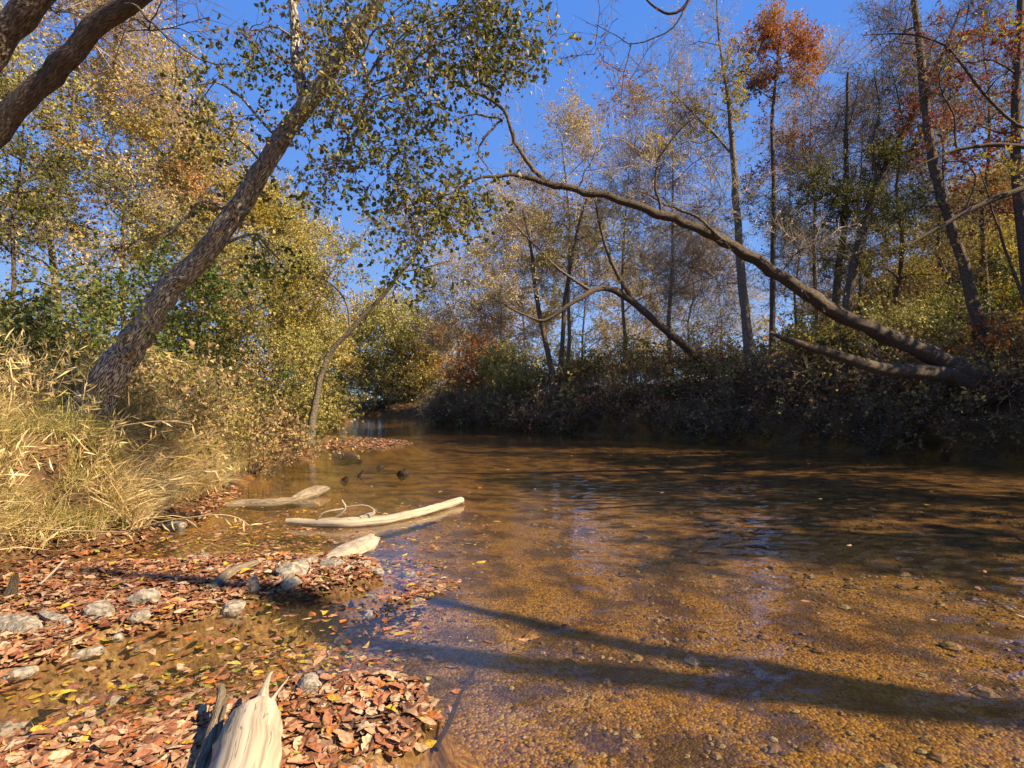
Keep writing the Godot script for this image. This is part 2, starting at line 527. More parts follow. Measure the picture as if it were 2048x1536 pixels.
func materials() -> void:
	var leaf := StandardMaterial3D.new()
	leaf.vertex_color_use_as_albedo = true
	leaf.roughness = 0.62
	leaf.metallic_specular = 0.3
	leaf.backlight_enabled = true
	leaf.backlight = lin(.55, .55, .45)
	leaf.cull_mode = BaseMaterial3D.CULL_DISABLED
	M.leaf = leaf
	var litter := leaf.duplicate()
	litter.backlight = lin(.2, .2, .16)
	litter.roughness = 0.55
	litter.albedo_texture = noise_tex(256, 0.03, [[0.3, lin(.55, .5, .45)], [0.5, lin(.9, .88, .85)], [0.7, lin(1, 1, 1)]], FastNoiseLite.TYPE_SIMPLEX, 77)
	litter.uv1_triplanar = true
	litter.uv1_world_triplanar = true
	litter.uv1_scale = Vector3.ONE * 4.0
	M.litter = litter
	var furrow := noise_tex(512, 0.030, [], FastNoiseLite.TYPE_SIMPLEX, 5)
	var fissure := ridged(512, 0.02, [], 5)
	var barkt := ridged(512, 0.02, [[0.25, lin(.06, .046, .034)], [0.42, lin(.15, .12, .085)], [0.58, lin(.29, .24, .175)], [0.75, lin(.46, .40, .30)]], 5)
	M.bark = stain(Color.WHITE, barkt, Vector3(0.7, 0.4, 1), fissure, 4.0, 0.9)
	var brownt := ridged(512, 0.02, [[0.15, lin(.05, .036, .026)], [0.4, lin(.12, .088, .06)], [0.65, lin(.19, .145, .10)], [0.9, lin(.28, .23, .17)]], 15)
	M.barkbrown = stain(Color.WHITE, brownt, Vector3(0.7, 0.4, 1), ridged(512, 0.02, [], 15), 3.0, 0.9)
	var mottle := noise_tex(512, 0.022, [[0.22, lin(.07, .055, .04)], [0.38, lin(.17, .14, .105)], [0.52, lin(.33, .28, .215)], [0.7, lin(.50, .45, .36)]], FastNoiseLite.TYPE_SIMPLEX, 19, FastNoiseLite.RETURN_CELL_VALUE, 5)
	M.barkmottled = stain(Color.WHITE, mottle, Vector3(0.8, 0.55, 1), mottle, 3.5, 0.9)
	var pale := noise_tex(512, 0.02, [[0.25, lin(.13, .10, .075)], [0.5, lin(.27, .225, .17)], [0.75, lin(.44, .39, .31)]], FastNoiseLite.TYPE_SIMPLEX, 9)
	M.barkgrey = stain(lin(.62, .60, .56), pale, Vector3(1, 0.6, 1), furrow, 1.0, 0.9)
	M.barkpale = stain(Color.WHITE, pale, Vector3(1, 0.6, 1), furrow, 0.8, 0.9)
	var drift := noise_tex(512, 0.018, [[0.1, lin(.20, .165, .115)], [0.36, lin(.33, .275, .19)], [0.46, lin(.36, .30, .21)], [0.485, lin(.09, .07, .045)], [0.51, lin(.35, .29, .20)], [0.8, lin(.44, .375, .27)]], FastNoiseLite.TYPE_SIMPLEX, 12)
	M.driftwood = stain(Color.WHITE, drift, Vector3(0.6, 0.07, 1), drift, 0.6, 0.8)
	M.driftgrey = stain(lin(.55, .52, .48), drift, Vector3(0.9, 0.3, 1), furrow, 0.8, 0.85)
	M.driftblock = stain(Color.WHITE, drift, Vector3.ONE * 0.8, furrow, 0.4, 0.8, true)
	M.wetwood = stain(lin(.16, .13, .10), drift, Vector3(2.4, 0.4, 1), furrow, 0.8, 0.4)
	var stone := noise_tex(512, 0.02, [[0.2, lin(.10, .085, .06)], [0.42, lin(.20, .17, .125)], [0.6, lin(.28, .24, .18)], [0.8, lin(.38, .33, .25)]], FastNoiseLite.TYPE_SIMPLEX, 21)
	M.stone = stain(Color.WHITE, stone, Vector3.ONE * 1.7, furrow, 0.8, 0.8, true)
	var cane := StandardMaterial3D.new()
	cane.albedo_color = lin(.52, .40, .19)
	cane.roughness = 0.6
	M.cane = cane
	var caneleaf: StandardMaterial3D = leaf.duplicate()
	caneleaf.vertex_color_use_as_albedo = false
	caneleaf.albedo_color = lin(.62, .48, .22)
	M.caneleaf = caneleaf
	# ground: gravel cells, tinted by vertex colours
	var cells := noise_tex(1024, 0.055, [[0.0, lin(.12, .09, .06)], [0.3, lin(.55, .44, .32)], [0.52, lin(1, .90, .70)], [0.7, lin(.30, .21, .13)], [0.85, lin(.75, .6, .4)], [1.0, lin(1, .97, .9)]], FastNoiseLite.TYPE_CELLULAR, 31, FastNoiseLite.RETURN_CELL_VALUE, 1)
	var domes := noise_tex(1024, 0.055, [[0.0, Color.WHITE], [1.0, Color.BLACK]], FastNoiseLite.TYPE_CELLULAR, 31, FastNoiseLite.RETURN_DISTANCE, 1)
	var soil := stain(Color.WHITE, cells, Vector3.ONE * 0.95, domes, 1.1, 0.85, true)
	soil.vertex_color_use_as_albedo = true
	var blotch := noise_tex(512, 0.012, [[0.28, lin(.30, .27, .24)], [0.45, lin(.68, .64, .6)], [0.6, lin(.95, .93, .9)], [0.75, lin(1, 1, 1)]], FastNoiseLite.TYPE_SIMPLEX, 8)
	soil.detail_enabled = true
	soil.detail_albedo = blotch
	soil.detail_blend_mode = BaseMaterial3D.BLEND_MODE_MUL
	soil.detail_uv_layer = BaseMaterial3D.DETAIL_UV_2
	soil.uv2_triplanar = true
	soil.uv2_world_triplanar = true
	soil.uv2_scale = Vector3.ONE * 0.19
	M.soil = soil
	var pebble := stain(Color.WHITE, stone, Vector3.ONE * 3.0, null, 0.0, 0.6, true)
	pebble.vertex_color_use_as_albedo = true
	M.pebble = pebble
	# water: clear, thin, rippled, a little tannin
	var water := StandardMaterial3D.new()
	water.transparency = BaseMaterial3D.TRANSPARENCY_ALPHA
	var wc := lin(.10, .065, .02)
	water.albedo_color = Color(wc.r, wc.g, wc.b, 0.10)
	water.roughness = 0.03
	water.metallic_specular = 0.5
	water.heightmap_enabled = true
	water.heightmap_texture = noise_tex(1024, 0.022, [], FastNoiseLite.TYPE_SIMPLEX, 44, FastNoiseLite.RETURN_CELL_VALUE, 3)
	water.heightmap_scale = 0.09
	water.uv1_scale = Vector3(0.5, 0.5, 1)
	M.water = water

# ---------------------------------------------------------------- setting
func ground() -> void:
	var xs := []
	var zs := []
	var nx := 210
	var nz := 230
	for k in nx + 1:
		xs.append(-2.0 + 1.9 * sinh((k / float(nx) * 2.0 - 1.0) * 6.1) * 0.9)
	for k in nz + 1:
		var s := k / float(nz) * 2.0 - 1.0
		zs.append(-5.0 + 1.7 * sinh(s * 6.2))
	var b := Bag.new()
	for j in nz + 1:
		for i in nx + 1:
			var x: float = xs[i]
			var z: float = zs[j]
			var h := height(x, z)
			b.v.append(Vector3(x, h, z))
			var d := -z
			var l: float = along(LEFT_FOOT, d) - x
			var r: float = x - along(RIGHT_FOOT, d)
			var c: Color
			var bedc := Color(.30, .165, .022)
			if l > 0.0 and r < 0.0:
				c = Color(.20, .14, .075)
			elif r > 0.0:
				c = Color(.20, .14, .075)
			else:
				c = bedc.lerp(Color(.20, .135, .075), smoothstep(-0.03, 0.03, h))
				var mud := smoothstep(-0.6, 0.4, hills.get_noise_2d(x * 5.0 + 90.0, z * 5.0)) * (1.0 - smoothstep(0.2, 1.6, x - (-0.5 + (d - 3.0) * -0.1))) * (1.0 - smoothstep(4.2, 6.0, d))
				c = c.lerp(Color(.36, .26, .13), mud * 0.85)
			b.c.append(c)
	b.n.resize(b.v.size())
	for j in nz + 1:
		for i in nx + 1:
			var a: Vector3 = b.v[j * (nx + 1) + mini(i + 1, nx)] - b.v[j * (nx + 1) + maxi(i - 1, 0)]
			var e: Vector3 = b.v[mini(j + 1, nz) * (nx + 1) + i] - b.v[maxi(j - 1, 0) * (nx + 1) + i]
			b.n[j * (nx + 1) + i] = e.cross(a).normalized()
	for j in nz:
		for i in nx:
			var p := j * (nx + 1) + i
			var q := p + nx + 1
			b.i.append_array(PackedInt32Array([p, p + 1, q, p + 1, q + 1, q]))
	var o := part("ground", b.mesh(), M.soil, self)
	tag(o, "river bed, leafy shore and earth banks of the creek", "", "", "structure")

func wave(x: float, z: float) -> float:
	# small wind and current waves, livelier towards the far bank, calm in the pool by the bar
	var lively := smoothstep(-2.5, 3.0, x + 0.12 * z) * (0.55 + 0.9 * maxf(0.0, hills.get_noise_2d(x * 3.0 + 500.0, z * 5.0) + 0.25)) + 0.12
	var w := hills.get_noise_2d(x * 16.0 + z * 5.0, z * 46.0 - x * 9.0)
	w += 0.55 * hills.get_noise_2d(x * 40.0 + 77.0, z * 95.0 + x * 20.0)
	return w * 0.011 * lively * (1.0 - 0.92 * smoothstep(10.0, 19.0, -z))

func stretch(lo: float, hi: float, step: float, far_lo: float, far_hi: float) -> Array:
	# even steps between lo and hi, growing ones out to the far ends
	var a := []
	var p := lo
	var st := step
	while p > far_lo:
		st *= 1.16
		p -= st
		a.push_front(p)
	p = lo
	while p < hi:
		a.append(p)
		p += step
	st = step
	while p < far_hi:
		a.append(p)
		st *= 1.16
		p += st
	a.append(far_hi)
	return a

func water() -> void:
	var b := Bag.new()
	var xs := stretch(-1.5, 9.0, 0.09, -140.0, 40.0)
	var zs := stretch(-13.0, -2.2, 0.07, -110.0, 30.0)
	var nx := xs.size()
	for z in zs:
		for x in xs:
			var h := wave(x, z)
			b.v.append(Vector3(x, h, z))
			b.n.append(Vector3(h - wave(x + 0.02, z), 0.02, h - wave(x, z + 0.02)).normalized())
			b.uv.append(Vector2(x, z))
	for j in zs.size() - 1:
		for i in nx - 1:
			var p := j * nx + i
			var q := p + nx
			b.i.append_array(PackedInt32Array([p, p + 1, q, p + 1, q + 1, q]))
	tag(part("river_water", b.mesh(), M.water, self), "shallow clear amber river water", "", "", "structure")

# ---------------------------------------------------------------- ground cover
func grass_tuft(sd: int, blades: int, L: float, lay: Vector3, pal: String) -> Array:
	var r := RandomNumberGenerator.new()
	r.seed = sd
	var v := PackedVector3Array()
	var c := PackedColorArray()
	for q in blades:
		var a := r.randf() * TAU
		var p := Vector3(cos(a), 0, sin(a)) * r.randf() * 0.14
		var dir := (Vector3(r.randfn() * 0.45, 1.0, r.randfn() * 0.45) + lay * 0.5).normalized()
		var len := L * r.randf_range(0.45, 1.15)
		var w := 0.0018 + 0.0065 * pow(r.randf(), 3.0)
		var s := any_side(dir).rotated(dir, r.randf() * TAU) * w
		var base: Color = PAL[pal][1 + r.randi() % 4] * r.randf_range(0.7, 1.2)
		base.a = 1.0
		var n := 3
		for k in n:
			var q0 := p
			p += dir * len / n
			dir = (dir + lay * 0.34 + Vector3(r.randfn() * 0.2, -0.46, r.randfn() * 0.2)).normalized()
			var s0 := s * (1.0 - k / float(n) * 0.8)
			var s1 := s * (1.0 - (k + 1) / float(n) * 0.8)
			v.append_array(PackedVector3Array([q0 - s0, p - s1, q0 + s0, q0 + s0, p - s1, p + s1]) if k < n - 1 else PackedVector3Array([q0 - s0, p, q0 + s0]))
			for j in 6 if k < n - 1 else 3:
				c.append(base)
	return [v, c]

func near_camera_visible(p: Vector3) -> bool:
	var d := -p.z
	return d > 1.0 and absf(p.x) < d * 1.1 + 0.6

func grasses() -> void:
	var kinds := []
	for q in 6:
		kinds.append(grass_tuft(100 + q, 30, 0.62, Vector3(0.55, -0.1, 0.15), "straw"))
	for q in 4:
		kinds.append(grass_tuft(200 + q, 30, 0.5, Vector3(0.5, -0.2, 0.2), "strawgreen"))
	for q in 3:
		kinds.append(grass_tuft(300 + q, 26, 0.95, Vector3(0.25, 0.1, 0.1), "straw"))
	for q in 2:
		kinds.append(grass_tuft(400 + q, 24, 0.45, Vector3(0.3, 0.0, 0.1), "green"))
	var bag := Bag.new()
	var count := 0
	for q in 16000:
		var d := 3.0 + 14.0 * pow(rng.randf(), 1.3)
		var l := pow(rng.randf(), 1.2) * 5.5
		var x: float = along(LEFT_FOOT, d) - l
		var p := Vector3(x, 0, -d)
		if not near_camera_visible(p):
			continue
		p.y = height(x, -d)
		if p.y < 0.16:
			continue
		var patch := hills.get_noise_2d(x * 6.0 + 300.0, d * 6.0)
		if rng.randf() > smoothstep(-0.7, 0.0, patch) * (1.0 if d < 10.0 else 0.5):
			continue
		var k: Array = kinds[rng.randi() % 6] if patch > -0.2 else kinds[6 + rng.randi() % 4]
		if l > 1.6 and rng.randf() < 0.35:
			k = kinds[10 + rng.randi() % 3]
		if rng.randf() < 0.05:
			k = kinds[13 + rng.randi() % 2]
		var size := rng.randf_range(0.6, 1.1) * (1.25 if l < 1.4 else 0.9)
		var xf := Transform3D(Basis(Vector3.UP, rng.randf_range(-0.8, 0.8)).scaled(Vector3.ONE * size), p - Vector3(0, 0.02, 0))
		bag.v.append_array(xf * (k[0] as PackedVector3Array))
		bag.c.append_array(k[1])
		count += 1
		if count > 2700:
			break
	tag(part("grass", bag.mesh(), M.leaf, self), "dry straw coloured grass tumbling down the bank around the leaning trunk", "grass", "", "stuff")
	# cane and weeds with narrow dead leaves behind the grass
	var cane := Bag.new()
	for q in 500:
		var d := 4.6 + 11.0 * pow(rng.randf(), 1.2)
		var l := 0.5 + rng.randf() * 4.0
		var x: float = along(LEFT_FOOT, d) - l
		var p := Vector3(x, height(x, -d), -d)
		if not near_camera_visible(p):
			continue
		var tall := rng.randf_range(0.25, 0.75) * (1.0 if l > 1.0 else 0.6)
		if d < 7.6 and d > 5.0 and x > -5.7 and x < -3.6:
			tall *= 0.15
			if rng.randf() < 0.6:
				continue
		for s in 3:
			put_spray(cane, "cane", "straw" if rng.randf() < 0.55 else "strawgreen", p + Vector3(rng.randfn() * 0.1, tall * s * 0.35, rng.randfn() * 0.1), Vector3(0.25 + rng.randfn() * 0.35, 0.9, rng.randfn() * 0.35 + 0.1), rng.randf_range(0.7, 1.15))
	tag(part("cane_undergrowth", cane.mesh(), M.leaf, self), "dead cane with narrow straw leaves behind the bank grass", "undergrowth", "", "stuff")

func cane_stalks() -> void:
	var rows := [
		["long cane stalk bowing out over the water from the grass, tip hung with dead leaves", [[Vector3(-4.71, 0.46, -6.30), 0.017], [Vector3(-3.99, 0.65, -6.00), 0.014], [Vector3(-3.50, 0.81, -5.90), 0.011], [Vector3(-3.13, 0.87, -5.80), 0.008], [Vector3(-2.98, 0.92, -5.80), 0.005]], 12],
		["cane stalk sloping up across the foot of the leaning trunk", [[Vector3(-5.43, 0.99, -6.40), 0.018], [Vector3(-4.76, 1.19, -6.20), 0.014], [Vector3(-4.24, 1.33, -6.10), 0.011], [Vector3(-3.74, 1.37, -6.00), 0.008], [Vector3(-3.49, 1.33, -6.00), 0.005]], 9],
		["cane stalk arching low over the shore leaves, lowest of the canes", [[Vector3(-4.24, 0.16, -5.90), 0.016], [Vector3(-3.63, 0.34, -5.70), 0.013], [Vector3(-3.11, 0.43, -5.60), 0.010], [Vector3(-2.81, 0.42, -5.60), 0.008], [Vector3(-2.66, 0.33, -5.60), 0.005]], 11],
		["pale cane stalk lying along the grass at the left edge", [[Vector3(-5.01, 0.39, -5.30), 0.014], [Vector3(-4.54, 0.40, -5.20), 0.012], [Vector3(-4.16, 0.37, -5.20), 0.009], [Vector3(-3.64, 0.36, -5.20), 0.005]], 5],
		["upright cane stalk before the leaning trunk's left side", [[Vector3(-5.96, 1.11, -6.80), 0.019], [Vector3(-5.67, 1.60, -6.70), 0.015], [Vector3(-5.59, 1.97, -6.70), 0.012], [Vector3(-5.44, 2.27, -6.70), 0.006]], 8],
		["upright cane stalk at the left edge with drooping leaves", [[Vector3(-5.54, 1.27, -6.00), 0.016], [Vector3(-5.38, 1.76, -5.90), 0.013], [Vector3(-5.41, 2.08, -5.90), 0.011], [Vector3(-5.28, 2.36, -5.90), 0.005]], 9],
		["cane stalk leaning right above the brown brush", [[Vector3(-4.55, 1.22, -6.90), 0.019], [Vector3(-4.18, 1.60, -6.80), 0.015], [Vector3(-3.81, 1.82, -6.80), 0.012], [Vector3(-3.56, 1.91, -6.80), 0.006]], 9],
	]
	for e in rows:
		var base: Vector3 = e[1][0][0]
		var root := thing("cane_stalk", e[0], "cane", base, "cane stalks on the grassy bank")
		var b := Bag.new()
		var line := smooth_line(e[1], 4, 0.01)
		for k in line[1].size():
			line[1][k] *= 0.55
		tube(b, line[0], line[1], 5)
		part("stalk", b.mesh(), M.cane, root, -base)
		var v := PackedVector3Array()
		for k in e[2]:
			var p: Vector3 = line[0][int(lerpf(3, line[0].size() - 1, k / float(e[2] - 1)))]
			var one := PackedVector3Array()
			leaf_shape(one, p, (Vector3(rng.randf_range(0.1, 0.8), rng.randf_range(-0.9, 0.1), rng.randfn() * 0.4)).normalized(), ball(rng), rng.randf_range(0.10, 0.19), rng.randf_range(0.006, 0.011), 1)
			var lb := Bag.new()
			lb.v = one
			part("leaf", lb.mesh(), M.caneleaf, root, -base)

func bank_cover() -> void:
	var low := Bag.new()
	# right bank: leafy tangle over the top and hanging down the face
	for q in 3400:
		var d := 7.0 + 36.0 * pow(rng.randf(), 1.2)
		var r := rng.randf_range(0.1, 1.7) if rng.randf() < 0.5 else rng.randf_range(1.5, 6.5)
		var x: float = along(RIGHT_FOOT, d) + r
		var p := Vector3(x, height(x, -d), -d)
		if not near_camera_visible(p):
			continue
		var pal: String = ["brownbrush", "rust", "olive", "brownbrush", "rust", "olivedark", "olive"][rng.randi() % 7]
		var face := r < 1.6
		var kind: String = ("ivy" if rng.randf() < 0.45 else "bare") if face else ("fine" if rng.randf() < 0.4 else "twiggy")
		put_spray(low, kind, pal, p + Vector3(0, 0.05 + (0.0 if face else rng.randf() * 0.5), 0), Vector3(-0.7 if face else rng.randfn() * 0.5, 0.6, rng.randfn() * 0.5 + 0.2), rng.randf_range(0.8, 1.5) * (1.0 + d * 0.012))
	for q in 1500:
		# brush leaning out over the lip
		var d := 8.0 + 32.0 * pow(rng.randf(), 1.2)
		var r := rng.randf_range(0.7, 1.9)
		var x: float = along(RIGHT_FOOT, d) + r
		var p := Vector3(x, height(x, -d), -d)
		if not near_camera_visible(p) or hills.get_noise_2d(x * 7.0, d * 7.0 + 60.0) < -0.08:
			continue
		put_spray(low, "mid" if rng.randf() < 0.25 else ("twiggy" if rng.randf() < 0.5 else "bare"), ["brownbrush", "rust", "olive", "brownbrush", "goldgreen"][rng.randi() % 5], p, Vector3(-0.8 + rng.randfn() * 0.3, 0.35 + rng.randfn() * 0.4, rng.randfn() * 0.5 + 0.3), rng.randf_range(0.9, 1.7) * (1.0 + d * 0.012))
	var roots := Bag.new()
	for q in 150:
		var d := 9.0 + 22.0 * pow(rng.randf(), 1.2)
		var x: float = along(RIGHT_FOOT, d) + rng.randf_range(0.6, 1.8)
		var p := Vector3(x, height(x, -d) + 0.05, -d)
		if not near_camera_visible(p):
			continue
		var pts := [p]
		var dir := Vector3(-0.9, 0.5, rng.randfn() * 0.5)
		for k in 5:
			dir = (dir + Vector3(rng.randfn() * 0.25 - 0.1, -0.35, rng.randfn() * 0.25)).normalized()
			p += dir * rng.randf_range(0.18, 0.45)
			pts.append(p)
		var w := rng.randf_range(0.008, 0.022)
		tube(roots, pts, [w, w * 0.9, w * 0.75, w * 0.6, w * 0.45, w * 0.25], 4)
	tag(part("hanging_roots", roots.mesh(), M.barkgrey, self), "thin bare roots and dead stems hanging down the far bank", "roots", "", "stuff")
	tag(part("bank_undergrowth", low.mesh(), M.leaf, self), "dark leafy tangle over the steep shaded far bank", "undergrowth", "", "stuff")
	var left := Bag.new()
	for q in 1150:
		var d := 7.5 + 40.0 * pow(rng.randf(), 1.25)
		var l := rng.randf_range(0.3, 7.0)
		var x: float = along(LEFT_FOOT, d) - l
		var p := Vector3(x, height(x, -d), -d)
		if not near_camera_visible(p):
			continue
		var pal: String = ["olive", "brownbrush", "strawgreen", "goldgreen", "brownbrush", "olivedark"][rng.randi() % 6]
		for s in 2:
			put_spray(left, "fine" if rng.randf() < 0.6 else "twiggy", pal, p + Vector3(rng.randfn() * 0.2, 0.05 + s * 0.4 * rng.randf(), rng.randfn() * 0.2), ball(rng) * 0.7 + Vector3(0.2, 0.8, 0.1), rng.randf_range(0.8, 1.4) * (1.0 + d * 0.01))
	tag(part("bank_brush", left.mesh(), M.leaf, self), "brown and olive brush along the sunlit bank", "undergrowth", "", "stuff")

# ---------------------------------------------------------------- stones and wood
func stone_mesh(sd: int, size: Vector3) -> ArrayMesh:
	var r := RandomNumberGenerator.new()
	r.seed = sd
	var planes := []
	for k in 15:
		planes.append([ball(r), r.randf_range(0.5, 0.92)])
	planes.append([Vector3(r.randfn() * 0.15, 1, r.randfn() * 0.15).normalized(), 0.6])
	var grid := []
	var nu := 18
	var nv := 10
	for j in nv + 1:
		for i in nu:
			var th := PI * j / nv
			var a := TAU * i / nu
			var dir := Vector3(sin(th) * cos(a), cos(th), sin(th) * sin(a))
			var reach := 1.0
			for p in planes:
				var k: float = dir.dot(p[0])
				if k > 0.05:
					reach = minf(reach, p[1] / k)
			reach *= 1.0 + 0.05 * lumps.get_noise_3dv(dir * 2.5 + Vector3(sd, 0, 0))
			grid.append(dir * reach * size)
	var v := PackedVector3Array()
	for j in nv:
		for i in nu:
			var a: Vector3 = grid[j * nu + i]
			var b: Vector3 = grid[j * nu + (i + 1) % nu]
			var c: Vector3 = grid[(j + 1) * nu + i]
			var e: Vector3 = grid[(j + 1) * nu + (i + 1) % nu]
			if j > 0:
				v.append_array(PackedVector3Array([a, b, e]))
			if j < nv - 1:
				v.append_array(PackedVector3Array([a, e, c]))
	var bag := Bag.new()
	bag.v = v
	return bag.mesh()

func stone(label: String, at: Vector3, size: Vector3, turn: float, sd: int) -> void:
	var g := ground_at(at)
	var o := part("stone", stone_mesh(sd, size), M.stone, self, g + Vector3(0, size.y * 0.28, 0))
	o.rotation = Vector3(0.12 * sin(sd), turn, 0.12 * cos(sd * 2.0))
	tag(o, label, "stone", "stones on the leafy bar")

func log_piece(called: String, label: String, stems: Array, mat: String, seg := 10, rough := 0.2, group := "driftwood on the shore") -> Node3D:
	var base: Vector3 = stems[0][0][0]
	var root := thing(called, label, "driftwood", base, group)
	for k in stems.size():
		var b := Bag.new()
		var line := smooth_line(stems[k], 6, 0.022)
		tube(b, line[0], line[1], seg if k == 0 else 6, rough)
		part("stem" if k == 0 else "splinter", b.mesh(), M[mat], root, -base)
	return root

# ---------------------------------------------------------------- fallen leaves and gravel
const LITTER := [Color(.42, .22, .125), Color(.44, .28, .16), Color(.32, .135, .07), Color(.18, .09, .05), Color(.52, .38, .24), Color(.36, .15, .075), Color(.24, .10, .05), Color(.48, .17, .045), Color(.54, .36, .05), Color(.38, .38, .08)]
const LITTER_NAME := ["pinkish tan", "buff", "reddish brown", "dark brown", "pale cream", "russet", "chestnut", "orange", "yellow", "yellow green"]
const LITTER_SHARE := [0.19, 0.17, 0.15, 0.12, 0.11, 0.10, 0.08, 0.04, 0.03, 0.01]

func litter_leaf(sd: int, n := 9) -> PackedVector3Array:
	# a dry leaf: midrib, curled halves, lobed or oval outline, lying flat
	var r := RandomNumberGenerator.new()
	r.seed = 900 + sd
	var v := PackedVector3Array()
	var lobed := sd % 2 == 0
	var curl := r.randf_range(0.1, 0.5)
	var bow := r.randf_range(-0.25, 0.35)
	var twist := r.randf_range(-0.4, 0.4)
	var ring := []
	for side in [-1.0, 1.0]:
		var row := []
		for k in n + 1:
			var t := k / float(n)
			var w := 0.36 * pow(sin(PI * clampf(t * 0.94 + 0.03, 0, 1)), 0.75)
			if lobed:
				w *= 0.62 + 0.55 * absf(sin(t * PI * 2.6 + 0.4)) * (1.1 - 0.4 * t)
			w *= r.randf_range(0.88, 1.12)
			row.append(Vector3(side * w * (1.0 - curl * 0.4), w * curl + bow * sin(PI * t) * 0.4 + side * w * twist * t, t - 0.5))
		ring.append(row)
	var rib := []
	for k in n + 1:
		var t := k / float(n)
		rib.append(Vector3(0, bow * sin(PI * t) * 0.4, t - 0.5))
	for k in n:
		for s in 2:
			var a: Vector3 = rib[k]
			var b: Vector3 = rib[k + 1]
			var c: Vector3 = ring[s][k]
			var e: Vector3 = ring[s][k + 1]
			v.append_array(PackedVector3Array([a, b, e, a, e, c]))
	v.append_array(PackedVector3Array([Vector3(-.012, 0, -.5), Vector3(.012, 0, -.5), Vector3(.05 * twist, .05, -.85)]))
	return v

func pick_litter() -> int:
	var q := rng.randf()
	for k in LITTER_SHARE.size():
		q -= LITTER_SHARE[k]
		if q < 0.0:
			return k
	return 0

func leaf_pose(p: Vector3, size: float, tilt: float) -> Transform3D:
	var b := Basis(Vector3.UP, rng.randf() * TAU) * Basis(Vector3.RIGHT, rng.randfn() * tilt) * Basis(Vector3.BACK, rng.randfn() * tilt)
	if rng.randf() < 0.5:
		b = b * Basis(Vector3.BACK, PI)
	return Transform3D(b.scaled_local(Vector3.ONE * size), p)

